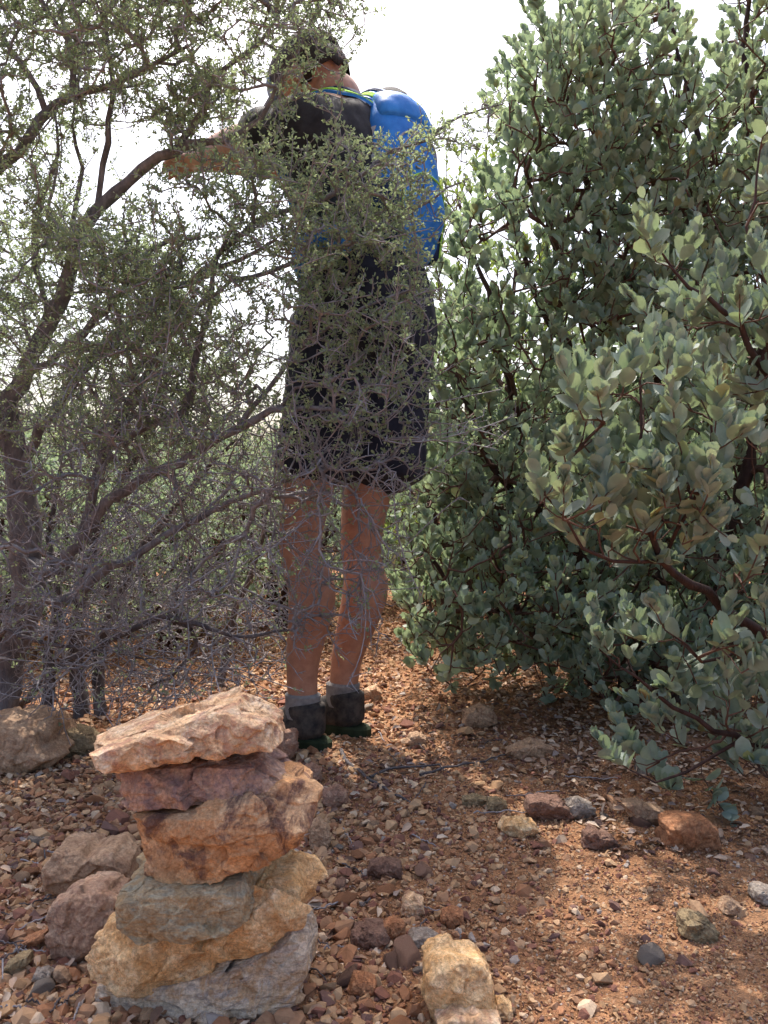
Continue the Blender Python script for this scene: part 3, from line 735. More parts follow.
def rosettes(sk, root, leafiness, spacing=0.013, lo=0.006, hi=0.0105, maxr=0.004, spur=0.62):
    pts, tan = [], []
    for ids, m_ in sk.paths:
        p = sk.p[ids]; r = sk.r[ids]
        if m_ and r.min() > maxr: continue
        seg = np.linalg.norm(np.diff(p, axis=0), axis=1); cum = np.concatenate([[0], np.cumsum(seg)])
        n = int(cum[-1] / spacing) + 1
        u = rng.uniform(0, cum[-1], n); u[0] = cum[-1]
        q = np.column_stack([np.interp(u, cum, p[:, a]) for a in range(3)]); rr = np.interp(u, cum, r)
        t = unit(p[-1] - p[0]); k = rr < maxr
        pts.append(q[k]); tan.append(np.repeat(t[None], k.sum(), 0))
    pts = np.concatenate(pts); tan = np.concatenate(tan)
    # short spurs
    sp_ = rng.random(len(pts)) < spur
    d = unit(tan * 0.5 + rand_unit(len(pts)) + np.array([0, 0, .25]))
    L = rng.uniform(0.008, 0.04, len(pts))
    tips = pts + d * L[:, None]
    mid = pts + d * (L * .5)[:, None] + rng.normal(0, .002, (len(pts), 3))
    sp_i = np.where(sp_)[0]
    polys = [(np.stack([pts[i], mid[i], tips[i]]), np.array([.0011, .0009, .0006])) for i in sp_i]
    V, Q = tubes(polys, 3)
    c = np.array(root.location)
    # tip and middle rosettes
    base = np.concatenate([np.where(sp_[:, None], tips, pts), mid[sp_i]]); ax = np.concatenate([d, d[sp_i]])
    keep = rng.random(len(base)) < leafiness(base)
    base, ax = base[keep], ax[keep]
    k = rng.integers(3, 7, len(base)); b = np.repeat(base, k, 0); a = np.repeat(ax, k, 0)
    n = len(b)
    dd = unit(a * 0.6 + rand_unit(n) * 0.95 + np.array([0, 0, .2])); b = b + rng.normal(0, .0022, (n, 3))
    nn = unit(np.cross(dd, rand_unit(n)) + np.array([0, 0, .3]))
    Ln = rng.uniform(lo, hi, n)
    lv, lq, lt = leaves(b - c, dd, nn, Ln, Ln * rng.uniform(.5, .75, n), LEAF_SM, LEAF_SM_T, LEAF_SM_Q)
    link('spur_sprays', mesh_from('spur_sprays', V - c, Q), TWIG, root)
    link('foliage', mesh_from('foliage', lv, lq, lt), LEAF_L, root)
    return n

def path(lst): return [P(*q) for q in lst]

# --- the big shrub with the grey trunk
b0 = ground_at(-8, 722)
shA = thing('shrub', 'tall grey shrub with thick leaning trunk and tiny leaves, partly covering the person', 'shrub', tuple(b0))
A = Skel(rs=.74)
t0 = A.main([b0 - np.array([0, 0, .04])] + path([(6, 668, 2.24), (22, 618, 2.2), (26, 560, 2.17), (20, 480, 2.13), (10, 425, 2.1), (24, 375, 2.06), (50, 325, 2.02), (70, 280, 1.98), (73, 248, 1.96), (96, 212, 1.93), (132, 176, 1.9), (175, 150, 1.87), (205, 142, 1.85), (245, 130, 1.82), (272, 95, 1.8), (300, 45, 1.78), (318, 8, 1.77)]),
            [.068, .062, .055, .053, .044, .034, .028, .024, .022, .020, .018, .015, .011, .008, .006, .004, .003])
A.main(path([(176, 149, 1.87), (203, 116, 1.84), (212, 82, 1.82), (238, 58, 1.8), (268, 30, 1.79), (300, -20, 1.77)]), [.011, .009, .007, .005, .003], -2)
A.main(path([(12, 430, 2.1), (-30, 340, 2.05), (-45, 250, 2.0), (-25, 190, 1.96), (0, 167, 1.93), (26, 142, 1.9), (48, 112, 1.88), (72, 98, 1.86), (110, 86, 1.83), (150, 66, 1.8), (190, 45, 1.8)]), [.03, .026, .022, .019, .017, .015, .013, .010, .007, .004], -2)
A.main(path([(46, 113, 1.88), (30, 76, 1.87), (8, 48, 1.86), (-20, 10, 1.85)]), [.011, .009, .007, .005], -2)
A.main(path([(72, 98, 1.86), (72, 62, 1.84), (62, 32, 1.82), (40, 2, 1.8), (20, -40, 1.78)]), [.010, .009, .008, .007, .005], -2)
A.main(path([(97, 212, 1.93), (106, 160, 1.9), (109, 118, 1.88), (113, 78, 1.86), (108, 40, 1.84), (95, 0, 1.82)]), [.010, .009, .008, .006, .004], -2)
A.main(path([(73, 245, 1.96), (74, 205, 1.98), (83, 166, 1.98), (74, 140, 1.97), (75, 104, 1.96)]), [.008, .007, .006, .004], -2)
A.main(path([(50, 325, 2.02), (32, 245, 2.04), (44, 192, 2.02), (58, 150, 2.0), (55, 110, 2.0)]), [.010, .009, .007, .005, .003], -2)
A.main(path([(24, 375, 2.06), (65, 350, 1.98), (99, 318, 1.92), (122, 292, 1.88), (141, 266, 1.85), (157, 248, 1.83), (185, 235, 1.8)]), [.012, .011, .010, .009, .007, .005], -2)
A.main(path([(20, 470, 2.12), (78, 377, 2.0), (130, 325, 1.92), (161, 298, 1.87), (193, 281, 1.83), (230, 262, 1.8), (275, 240, 1.76)]), [.018, .016, .014, .012, .010, .007, .004], -2)
A.main(path([(26, 560, 2.17), (57, 573, 2.05), (83, 526, 1.98), (92, 490, 1.95), (104, 450, 1.93), (151, 366, 1.88), (172, 332, 1.86), (196, 308, 1.84), (232, 280, 1.82)]), [.022, .018, .016, .015, .014, .012, .010, .008, .005], -2)
A.main(path([(104, 450, 1.93), (150, 425, 1.88), (185, 408, 1.84), (197, 358, 1.82), (210, 310, 1.8), (214, 270, 1.78), (235, 215, 1.76)]), [.010, .010, .011, .010, .009, .006, .004], -2)
A.main(path([(26, 590, 2.18), (60, 600, 2.02), (100, 573, 1.94), (140, 552, 1.88), (190, 520, 1.82), (250, 495, 1.77), (310, 470, 1.72), (360, 470, 1.7)]), [.02, .017, .014, .012, .010, .007, .005, .003], -2)
A.main(path([(57, 573, 2.05), (80, 536, 1.96), (115, 496, 1.9), (150, 474, 1.86), (210, 446, 1.8), (236, 430, 1.77), (280, 408, 1.74), (305, 408, 1.72), (343, 413, 1.71), (363, 430, 1.7), (384, 439, 1.69), (407, 437, 1.68)]), [.02, .018, .016, .014, .013, .012, .010, .007, .006, .005, .0045, .004], -2)
A.main(path([(280, 408, 1.74), (295, 391, 1.73), (316, 386, 1.72), (337, 391, 1.71), (383, 391, 1.7), (398, 396, 1.7)]), [.005, .0045, .004, .0035, .003], -2)
A.main(path([(193, 281, 1.83), (250, 225, 1.78), (310, 205, 1.75), (365, 175, 1.74), (400, 150, 1.74), (440, 130, 1.75), (470, 112, 1.76), (503, 104, 1.77)]), [.009, .008, .007, .006, .005, .004, .003, .002], -2)
A.main(path([(232, 280, 1.82), (300, 262, 1.77), (360, 240, 1.74), (420, 205, 1.74), (468, 180, 1.76)]), [.007, .006, .005, .004, .002], -2)
A.main(path([(236, 430, 1.77), (300, 350, 1.73), (350, 315, 1.71), (410, 290, 1.71)]), [.008, .006, .005, .003], -2)
A.main(path([(-25, 190, 1.96), (-80, 120, 1.92), (-130, 30, 1.88), (-150, -80, 1.85)]), [.018, .015, .010, .006], -2)
A.main(path([(12, 440, 2.1), (-70, 380, 2.0), (-150, 300, 1.9), (-230, 180, 1.85)]), [.02, .016, .012, .007], -2)
tg = [
 fill([(-260, -160), (350, -160), (362, 5), (335, 30), (290, 45), (262, 70), (225, 80), (180, 40), (140, 50), (90, 70), (60, 120), (0, 150), (-200, 250)], 5200, 1.6, 2.15, .17, 6),
 fill([(-200, 120), (60, 100), (70, 150), (66, 250), (40, 340), (-200, 420)], 2400, 1.7, 2.3, .2, 6),
 fill([(140, 70), (205, 70), (245, 95), (230, 125), (170, 140), (150, 110)], 520, 1.7, 2.0, .2, 6, 8),
 fill([(165, 175), (240, 165), (300, 160), (350, 140), (400, 165), (415, 205), (420, 250), (412, 300), (300, 350), (200, 330), (120, 290)], 1350, 1.62, 1.88, .2, 7),
 fill([(400, 150), (440, 125), (475, 108), (495, 100), (475, 165), (440, 190), (415, 215)], 130, 1.68, 1.8, .1, 8, 6),
 fill([(60, 240), (140, 240), (220, 330), (270, 400), (200, 440), (60, 450)], 2000, 1.65, 2.1, .15, 6),
 fill([(200, 330), (410, 300), (425, 400), (420, 450), (380, 500), (260, 480)], 620, 1.6, 1.82, .15, 7),
 fill([(-150, 400), (60, 420), (260, 420), (300, 500), (280, 600), (120, 620), (-150, 620)], 1700, 1.65, 2.2, .1, 6),
 fill([(165, 110), (235, 95), (290, 35), (340, 30), (345, 75), (300, 130), (290, 175), (180, 190)], 110, 1.62, 1.85, .1, 7, 8),
 fill([(0, -20), (180, -20), (240, 30), (235, 70), (160, 105), (110, 120), (60, 150), (0, 165)], 750, 1.65, 2.1, .25, 8),
 fill([(270, 470), (400, 480), (410, 560), (330, 640), (270, 640)], 300, 1.62, 1.85, .1, 7),
]
tg = np.concatenate(tg); tg = tg[rng.permutation(len(tg))]; k_ = len(tg) // 3
A.grow(tg[:k_], step=0.026, wig=0.15, bend=0.55, up=0.03); A.grow_more(tg[k_:])
add_straight(A, 520, .08, .26, 1.15)
build_plant(A, shA, BARK, TWIG, tip=0.0011, exp=2.6)
rosettes(A, shA, lambda q: np.clip((q[:, 2] - 0.55) / 0.5, 0.10, 1.0))

# --- the darker, many-stemmed shrub behind it
b1 = ground_at(82, 719)
shB = thing('shrub', 'dark many stemmed shrub with a low tangle of bare twigs behind the cairn', 'shrub', tuple(b1))
Bk = Skel(rs=.72)
gb = np.array([0, 0, -.03])
Bk.main([b1 + gb] + path([(77, 672, 2.28), (80, 615, 2.26), (86, 563, 2.24), (110, 500, 2.2), (150, 430, 2.2), (180, 340, 2.2)]), [.03, .028, .024, .022, .016, .01, .006])
Bk.main([ground_at(98, 718) + gb] + path([(100, 662, 2.3), (112, 610, 2.3), (140, 550, 2.3), (190, 490, 2.3), (235, 440, 2.25)]), [.026, .022, .018, .014, .01, .006], 0)
Bk.main([ground_at(43, 720) + gb] + path([(49, 684, 2.2), (47, 655, 2.2), (60, 610, 2.18), (50, 540, 2.2), (60, 470, 2.22)]), [.024, .022, .02, .016, .01, .007], 0)
Bk.main([ground_at(12, 706) + gb] + path([(40, 683, 2.2), (69, 660, 2.05), (115, 637, 1.95), (143, 626, 1.9), (169, 619, 1.86), (195, 623, 1.84), (220, 632, 1.82), (255, 636, 1.8), (290, 630, 1.78)]), [.014, .013, .012, .011, .0105, .010, .009, .007, .005, .003], 0)
Bk.main(path([(172, 620, 1.86), (198, 638, 1.9), (184, 662, 1.95), (166, 676, 2.0), (150, 690, 2.1)]), [.008, .007, .006, .005, .004], -2)
Bk.main([ground_at(-30, 700)] + path([(0, 634, 2.0), (20, 636, 1.96), (52, 646, 1.92), (89, 649, 1.9), (130, 655, 1.88), (180, 660, 1.86)]), [.009, .008, .007, .006, .005, .003, .002], 0)
Bk.main([ground_at(215, 690) + gb] + path([(228, 650, 2.6), (240, 600, 2.6), (262, 540, 2.6), (270, 480, 2.6)]), [.018, .016, .013, .010, .006], 0)
Bk.main([ground_at(-60, 700) + gb] + path([(-50, 640, 2.4), (-80, 560, 2.4), (-60, 450, 2.35), (-110, 340, 2.3)]), [.03, .028, .024, .018, .01], 0)
tb = [fill([(-150, 330), (60, 330), (240, 330), (280, 420), (285, 560), (280, 640), (-150, 640)], 1232, 1.95, 2.6),
      fill([(0, 600), (280, 590), (300, 660), (270, 700), (120, 712), (20, 705)], 780, 1.75, 2.3),
      fill([(270, 560), (400, 560), (390, 640), (300, 680)], 132, 1.7, 1.85)]
Bk.grow(np.concatenate(tb), step=0.03, wig=0.12, bend=0.45, up=-0.02)
add_straight(Bk, 420, .08, .32, 1.2)
build_plant(Bk, shB, BARK_D, TWIG, tip=0.0011, exp=2.6)
rosettes(Bk, shB, lambda q: np.clip((q[:, 2] - 0.45) / 0.7, 0.06, 0.6), spacing=0.02)

# ------------------------------------------------------------------ right: manzanita bushes
MBARK = bark_mat('manzanita_bark', (0.03, 0.016, 0.014), (0.085, 0.045, 0.038), 40, 0.6)
MTWIG = bark_mat('manzanita_twig', (0.08, 0.042, 0.032), (0.17, 0.092, 0.068), 30, 0.7, 1)
LEAF_M = leaf_mat('manzanita_leaf', [(0, (0.19, 0.262, 0.208)), (0.45, (0.285, 0.36, 0.298)), (0.92, (0.385, 0.45, 0.385)), (0.97, (0.36, 0.36, 0.15)), (1, (0.30, 0.19, 0.09))], (0.38, 0.50, 0.25), 0.36, 0.55, 0.3)
LEAF_N = leaf_mat('pale_manzanita_leaf', [(0, (0.21, 0.27, 0.225)), (0.5, (0.285, 0.35, 0.30)), (0.96, (0.36, 0.415, 0.365)), (0.99, (0.30, 0.33, 0.15)), (1, (0.30, 0.18, 0.09))], (0.30, 0.40, 0.18), 0.27, 0.55, 0.25)

b2 = ground_at(640, 712)
shC = thing('manzanita_bush', 'tall rounded green bush with dark stems filling the right behind the paler sprays', 'bush', tuple(b2))
C = Skel(rs=.8)
C.main([b2 + gb] + path([(618, 640, 2.5), (590, 580, 2.5), (560, 520, 2.5), (544, 470, 2.5), (520, 420, 2.48), (508, 375, 2.46), (490, 300, 2.45), (470, 240, 2.5)]), [.035, .03, .026, .022, .018, .015, .011, .006])
C.main(path([(590, 580, 2.5), (600, 500, 2.55), (590, 420, 2.55), (576, 358, 2.55), (546, 320, 2.52), (532, 282, 2.5), (520, 247, 2.48), (512, 200, 2.5)]), [.026, .024, .022, .02, .014, .011, .009, .005], -2)
C.main(path([(590, 420, 2.55), (606, 340, 2.55), (606, 266, 2.53), (594, 220, 2.52), (582, 170, 2.5), (570, 128, 2.5), (550, 70, 2.5)]), [.02, .018, .015, .013, .011, .009, .005], -2)
C.main([b2 + gb] + path([(660, 600, 2.55), (665, 480, 2.6), (655, 380, 2.6), (668, 290, 2.58), (654, 215, 2.56), (640, 182, 2.55), (612, 146, 2.54), (590, 90, 2.52), (600, 30, 2.5)]), [.035, .03, .027, .024, .02, .016, .013, .01, .007, .004], 0)
C.main(path([(655, 380, 2.6), (700, 280, 2.55), (705, 200, 2.55), (695, 130, 2.55), (680, 60, 2.55), (665, -10, 2.55)]), [.02, .018, .015, .011, .007, .004], -2)
C.main([b2 + gb] + path([(700, 620, 2.5), (740, 500, 2.5), (760, 380, 2.5), (765, 260, 2.5), (750, 150, 2.5), (745, 30, 2.5), (770, -60, 2.5)]), [.035, .03, .026, .022, .018, .013, .009, .005], 0)
C.main([b2 + gb] + path([(720, 660, 2.6), (820, 540, 2.6), (870, 380, 2.6), (880, 200, 2.6), (860, 40, 2.6)]), [.035, .03, .025, .018, .011, .006], 0)
C.main([b2 + gb] + path([(580, 668, 2.45), (530, 630, 2.42), (480, 600, 2.4), (430, 560, 2.4), (410, 530, 2.42)]), [.022, .018, .015, .011, .008, .005], 0)
C.main(path([(560, 520, 2.5), (520, 500, 2.4), (490, 460, 2.4), (462, 400, 2.42), (450, 340, 2.45)]), [.014, .012, .010, .008, .004], -2)
C.main(path([(576, 358, 2.55), (606, 336, 2.45), (578, 310, 2.42), (560, 262, 2.4), (540, 200, 2.4)]), [.012, .011, .009, .007, .004], -2)
top = [(440, 250), (470, 215), (500, 195), (515, 140), (505, 50), (520, 30), (560, 10), (580, 20), (610, 5), (640, -15), (662, 15), (684, 62), (708, 80), (730, 45), (748, -15), (765, -60), (900, -120), (960, 100), (960, 640)]
tc_ = [fill(top + [(700, 690), (560, 690), (440, 660), (405, 600), (425, 480), (438, 360)], 3700, 2.15, 3.0, .08, 5, 10),
       fill([(520, 40), (620, 0), (690, 95), (765, 60), (800, 300), (640, 360), (540, 330), (500, 200)], 800, 2.1, 2.6, .15, 6, 10),
       fill([(395, 590), (420, 540), (520, 560), (700, 640), (720, 700), (560, 690), (420, 670)], 420, 2.0, 2.6, .1, 6, 8),
       fill([(560, 540), (900, 540), (900, 720), (600, 720)], 560, 2.0, 2.8, .05, 6, 8),
       fill([(430, 330), (500, 300), (560, 480), (540, 600), (430, 560)], 380, 2.2, 2.7, .1, 6, 8)]
C.grow(np.concatenate(tc_), step=0.05, wig=0.2, bend=0.6, up=0.08)
add_shoots(C, .05, .10, .75)
build_plant(C, shC, MBARK, MTWIG, k_main=8, tip=0.0016, exp=2.3)
B, D, Nn, LL, WW = shoot_leaves(C, 17, 0.025, 0.037, 0.66, .55)
lv, lq, lt = leaves(B - np.array(shC.location), D, Nn, LL, WW, LEAF_BIG, LEAF_BIG_T, LEAF_BIG_Q)
link('foliage', mesh_from('foliage', lv, lq, lt), LEAF_M, shC)

# nearer bush, rooted just outside the frame, pale leaves
b3 = np.array([0.86, 1.62, float(gz(0.86, 1.62))])
shD = thing('manzanita_bush', 'nearer bush with large pale grey green leaves reaching in from the right edge', 'bush', tuple(b3))
Dk = Skel(rs=.6)
Dk.main([b3 + gb] + path([(820, 690, 1.6), (768, 638, 1.52), (713, 599, 1.44), (664, 560, 1.36), (640, 500, 1.33), (640, 430, 1.32), (640, 380, 1.32)]), [.022, .02, .017, .014, .010, .006, .004, .0025])
Dk.main(path([(664, 560, 1.36), (640, 566, 1.33), (612, 562, 1.3), (590, 550, 1.28), (566, 520, 1.27), (545, 495, 1.26)]), [.006, .005, .0045, .004, .003, .002], -2)
Dk.main(path([(664, 560, 1.36), (690, 510, 1.33), (705, 460, 1.32), (712, 410, 1.31)]), [.006, .005, .004, .002], -2)
Dk.main([b3 + gb] + path([(850, 600, 1.65), (810, 460, 1.62), (770, 380, 1.58), (735, 320, 1.54), (690, 290, 1.52), (660, 250, 1.5)]), [.022, .02, .016, .012, .009, .006, .003], 0)
Dk.main(path([(770, 380, 1.58), (768, 300, 1.6), (750, 230, 1.6), (760, 150, 1.6)]), [.01, .008, .005, .003], -2)
Dk.main([b3 + gb] + path([(790, 760, 1.55), (740, 740, 1.5), (700, 720, 1.47), (650, 690, 1.45), (620, 665, 1.44), (600, 650, 1.44)]), [.015, .012, .010, .007, .005, .003, .002], 0)
Dk.main(path([(768, 638, 1.52), (720, 660, 1.46), (690, 650, 1.42), (665, 630, 1.4)]), [.007, .005, .003, .002], -2)
Dk.main(path([(740, 740, 1.5), (700, 770, 1.47), (655, 780, 1.46), (630, 770, 1.46)]), [.006, .005, .003, .002], -2)
Dk.main([b3 + gb] + path([(900, 560, 1.6), (930, 400, 1.6), (900, 250, 1.62), (880, 100, 1.6)]), [.022, .018, .014, .009, .005], 0)
td = [fill([(545, 500), (565, 430), (610, 390), (650, 375), (690, 380), (725, 420), (715, 500), (690, 550), (640, 575), (590, 560), (555, 530)], 88, 1.2, 1.42, 0, 7, 4),
      fill([(645, 260), (680, 245), (740, 290), (790, 250), (830, 350), (770, 420), (720, 350), (660, 330)], 62, 1.5, 1.75, 0, 7, 4),
      fill([(755, 150), (800, 90), (900, 80), (960, 300), (900, 640), (800, 620), (760, 520), (765, 300)], 70, 1.4, 1.85, .05, 7, 6),
      fill([(725, 570), (790, 570), (790, 680), (745, 680), (705, 640)], 16, 1.3, 1.45, 0, 7, 4),
      fill([(600, 660), (640, 640), (690, 640), (700, 665), (640, 690)], 9, 1.42, 1.5, 0, 7, 3),
      fill([(625, 775), (650, 715), (700, 700), (790, 690), (800, 770), (720, 795), (640, 792)], 40, 1.45, 1.7, 0, 7, 4),
      fill([(790, 600), (900, 600), (950, 760), (800, 800)], 30, 1.4, 1.8)]
Dk.grow(np.concatenate(td), step=0.03, wig=0.12, bend=0.6, up=0.1)
add_shoots(Dk, .06, .11, .6)
build_plant(Dk, shD, MBARK, MTWIG, k_main=10, k_twig=5, tip=0.0012, exp=2.3)
B, D, Nn, LL, WW = shoot_leaves(Dk, 19, 0.030, 0.042, 0.60, .6)
lv, lq, lt = leaves(B - np.array(shD.location), D, Nn, LL, WW, LEAF_BIG, LEAF_BIG_T, LEAF_BIG_Q)
link('foliage', mesh_from('foliage', lv, lq, lt), LEAF_N, shD)

# sunlit bush in the gap behind the person
b4 = np.array([0.34, 3.9, 0.0])
shE = thing('manzanita_bush', 'bright sunlit bush in the gap between the person and the tall right bush', 'bush', tuple(b4))
E = Skel()
for (tx, ty) in ((430, 300), (470, 220), (500, 330), (400, 420), (520, 200), (560, 300)):
    E.main([b4 + gb] + path([(460 + (tx - 460) * .3, 560, 3.9), (460 + (tx - 460) * .7, 440, 3.9), (tx, ty, 3.9)]), [.03, .022, .015, .006], 0 if E.n else -1)
E.grow(np.concatenate([fill([(380, 600), (385, 400), (420, 240), (450, 170), (490, 170), (560, 230), (600, 400), (600, 610)], 620, 3.5, 4.4)]), step=0.07, wig=0.2, up=0.08)
add_shoots(E, .06, .12, .8)
build_plant(E, shE, MBARK, MTWIG, k_main=6, tip=0.002, exp=2.3)
B, D, Nn, LL, WW = shoot_leaves(E, 13, 0.026, 0.04, 0.64)
lv, lq, lt = leaves(B - b4, D, Nn, LL, WW, LEAF_SM, LEAF_SM_T, LEAF_SM_Q)
LEAF_Y = leaf_mat('sunny_leaf', [(0, (0.09, 0.13, 0.05)), (0.6, (0.15, 0.19, 0.08)), (1, (0.22, 0.24, 0.1))], (0.3, 0.4, 0.08), 0.4)
link('foliage', mesh_from('foliage', lv, lq, lt), LEAF_Y, shE)

# thicket far behind: one bush modelled, then copied
def far_bush():
    root = thing('thicket_bush', 'dark green bush in the thicket behind the person and the grey shrub', 'bush', (0, 0, 0), 'bushes of the thicket behind')
    S = Skel(); r = np.random.default_rng(5)
    for k in range(7):
        a = k * .9; h = r.uniform(.7, 1.1)
        S.main([np.array([0, 0, -.05]), np.array([.12 * math.cos(a), .12 * math.sin(a), .3]), np.array([.4 * math.cos(a), .4 * math.sin(a), h])], [.028, .02, .008], 0 if S.n else -1)
    q = unit(r.normal(size=(900, 3))) * (r.uniform(.1, 1, (900, 1)) ** .4) * np.array([.8, .7, .62]) + np.array([0, 0, .66])
    q[:, :2] *= (1 + .25 * fbm(q * 2.2, 2, 4))[:, None]
    S.grow(q[q[:, 2] > .05], step=.07, wig=.2, up=.05)
    add_shoots(S, .06, .12, .8)
    build_plant(S, root, MBARK, MTWIG, k_main=6, tip=.002, exp=2.3)
    B, D, Nn, LL, WW = shoot_leaves(S, 12, .032, .046, .64)
    lv, lq, lt = leaves(B, D, Nn, LL, WW, LEAF_SM, LEAF_SM_T, LEAF_SM_Q)
    link('foliage', mesh_from('foliage', lv, lq, lt), LEAF_M, root)
    return root

def copy_tree(o, parent=None):
    c = o.copy(); COL.objects.link(c); c.parent = parent
    for ch in list(o.children): copy_tree(ch, c)
    return c
fb = far_bush()
spots = [(-1.38, 2.95, .60), (-0.78, 3.1, .52), (-1.95, 2.9, .66), (-1.7, 3.35, .72), (-1.05, 3.5, .68), (-0.42, 3.6, .66), (-0.75, 4.3, .75), (0.1, 4.5, .72), (0.95, 3.7, .95), (1.6, 3.4, 1.1), (1.35, 4.5, 1.2), (2.3, 3.9, 1.2), (-2.5, 3.9, .9), (-3.2, 4.8, 1.0), (-2.0, 5.2, .85), (-1.2, 5.4, .8), (-0.5, 5.5, .75), (0.3, 6.2, .8), (1.0, 6.0, 1.1), (3.0, 5.0, 1.3), (-4.0, 6.5, 1.1), (-2.8, 7.0, .95), (-1.6, 7.2, .9), (-0.3, 7.6, .9), (1.8, 7.5, 1.2), (-5.5, 9.5, 1.2), (-3.8, 10.0, 1.1), (-2.0, 10.2, 1.0), (0.0, 10.5, 1.0), (2.0, 10.5, 1.2), (4.2, 8.5, 1.3)]
for i, (x, y, s) in enumerate(spots):
    o = fb if i == 0 else copy_tree(fb)
    o.location = (x, y, float(gz(x, y))); o.scale = (s, s, s * .95); o.rotation_euler = (0, 0, i * 1.7)

# ------------------------------------------------------------------ dead branches on the ground
def ground_branch(name, pts, r0, r1, mat, label, cat, group=None, lift=0.006, forks=()):
    q = np.array([ground_at(*p_) + np.array([0, 0, lift]) for p_ in pts]); q = spline(q, max(8, len(pts) * 4))
    q[:, 2] += rng.normal(0, .0015, len(q)) 
    polys = [(q, np.linspace(r0, r1, len(q)))]
    for fk in forks:
        w = np.array([ground_at(*p_) + np.array([0, 0, lift + .004]) for p_ in fk]); w = spline(w, 10); polys.append((w, np.linspace(r0 * .6, r1, 10)))
    V, Q = tubes(polys, 6)
    o = link(name, mesh_from(name, V, Q), mat); recentre(o, q[0])
    tag(o, label, cat, group); return o
ground_branch('dead_branch', [(341, 752), (346, 763), (355, 771), (371, 783), (391, 795), (417, 808)], .005, .002, BARK_D, 'forked dead branch lying on the soil in front of the shoes', 'branch', forks=[[(370, 782), (391, 773), (420, 771), (440, 769)]])
ground_branch('dead_branch', [(420, 778), (450, 770), (480, 764), (505, 757)], .003, .0016, BARK_D, 'thin straight dead stick beside the flat pale slab', 'branch')
for i in range(46):
    if i < 26: px, py = rng.uniform(0, 110), rng.uniform(860, 1020)
    elif i < 36: px, py = rng.uniform(310, 430), rng.uniform(840, 1000)
    else: px, py = rng.uniform(380, 700), rng.uniform(740, 830)
    a = rng.uniform(0, math.pi); L = rng.uniform(10, 30)
    pts = [(px + math.cos(a) * L * t_, py + math.sin(a) * L * .4 * t_ + rng.normal(0, 1.2)) for t_ in (-1, -.3, .4, 1)]
    ground_branch('twig', pts, .0014, .0008, TWIG if i % 2 else BARK_D, 'short dry twig fallen among the gravel', 'twig', 'dry twigs fallen on the gravel', lift=.009)

# ------------------------------------------------------------------ the person
SKIN, nt, out = new_mat('skin')
tcs = N(nt, 'ShaderNodeTexCoord').outputs['Object']
cs = ramp(nt, [(0.3, (0.32, 0.145, 0.095)), (0.7, (0.48, 0.25, 0.165))]); nt.links.new(noise_tex(nt, tcs, 45, 7, .7), cs.inputs['Fac'])
ps = N(nt, 'ShaderNodeBsdfPrincipled'); ps.inputs['Roughness'].default_value = .5
ps.inputs['Subsurface Weight'].default_value = .08; ps.inputs['Subsurface Radius'].default_value = (.01, .004, .002)
nt.links.new(bump(nt, noise_tex(nt, tcs, 350, 3, .6), .15, .001), ps.inputs['Normal'])
nt.links.new(cs.outputs['Color'], ps.inputs['Base Color']); nt.links.new(ps.outputs[0], out.inputs[0])
BLACK = cloth_mat('black_jersey', (0.022, 0.022, 0.026), (0.042, 0.042, 0.05), sheen=.1)
NAVY = cloth_mat('navy_shorts', (0.012, 0.013, 0.024), (0.026, 0.028, 0.046), sheen=.1)
BLUE = cloth_mat('blue_nylon', (0.02, 0.15, 0.52), (0.05, 0.27, 0.74), 14, rough=.5)
LIME = cloth_mat('lime_fabric', (0.30, 0.62, 0.06), (0.40, 0.72, 0.10))
GREYF = cloth_mat('grey_fabric', (0.30, 0.30, 0.32), (0.42, 0.42, 0.44))
CAPD = cloth_mat('dark_cap', (0.07, 0.06, 0.07), (0.12, 0.10, 0.115))
CAPB = cloth_mat('bluegrey_cap', (0.22, 0.27, 0.38), (0.32, 0.37, 0.46))
SHOE = cloth_mat('dark_shoe', (0.022, 0.021, 0.022), (0.085, 0.07, 0.06), 45)
SOLE = cloth_mat('green_sole', (0.018, 0.026, 0.013), (0.032, 0.044, 0.022))
SOCK = cloth_mat('grey_sock', (0.15, 0.14, 0.14), (0.28, 0.265, 0.26))

fwd = unit(np.array([-0.85, 0.53, 0.0])); rgt = np.array([fwd[1], -fwd[0], 0.0]); upv = np.array([0, 0, 1.0])

def limb(pts, rad, k=18, flat=None, ref=None):
    """closed tapered tube; rad list of (ru, rw) or r ; pts list of 3d"""
    pts = np.array(pts, float); rr = np.array([(r, r) if np.isscalar(r) else r for r in rad], float)
    q = spline(np.column_stack([pts, rr]), max(10, len(pts) * 6)); A = q[:, :3]; r = q[:, 3:]
    T = unit(np.gradient(A, axis=0)); refv = rgt if ref is None else ref
    U = unit(refv[None] - T * (T @ refv)[:, None]); Wv = np.cross(T, U)
    ang = np.arange(k) / k * 2 * math.pi
    ring = A[:, None] + r[:, None, 0:1] * np.cos(ang)[None, :, None] * U[:, None] + r[:, None, 1:2] * np.sin(ang)[None, :, None] * Wv[:, None]
    n = len(A)
    # rounded ends
    c0 = A[0] - T[0] * r[0].min() * .6; c1 = A[-1] + T[-1] * r[-1].min() * .6
    V = np.vstack([ring.reshape(-1, 3), c0, c1]); F = []
    for i in range(n - 1):
        for j in range(k):
            F.append((i * k + j, i * k + (j + 1) % k, (i + 1) * k + (j + 1) % k, (i + 1) * k + j))
    for j in range(k):
        F.append((n * k, (j + 1) % k, j)); F.append((n * k + 1, (n - 1) * k + j, (n - 1) * k + (j + 1) % k))
    return V, F

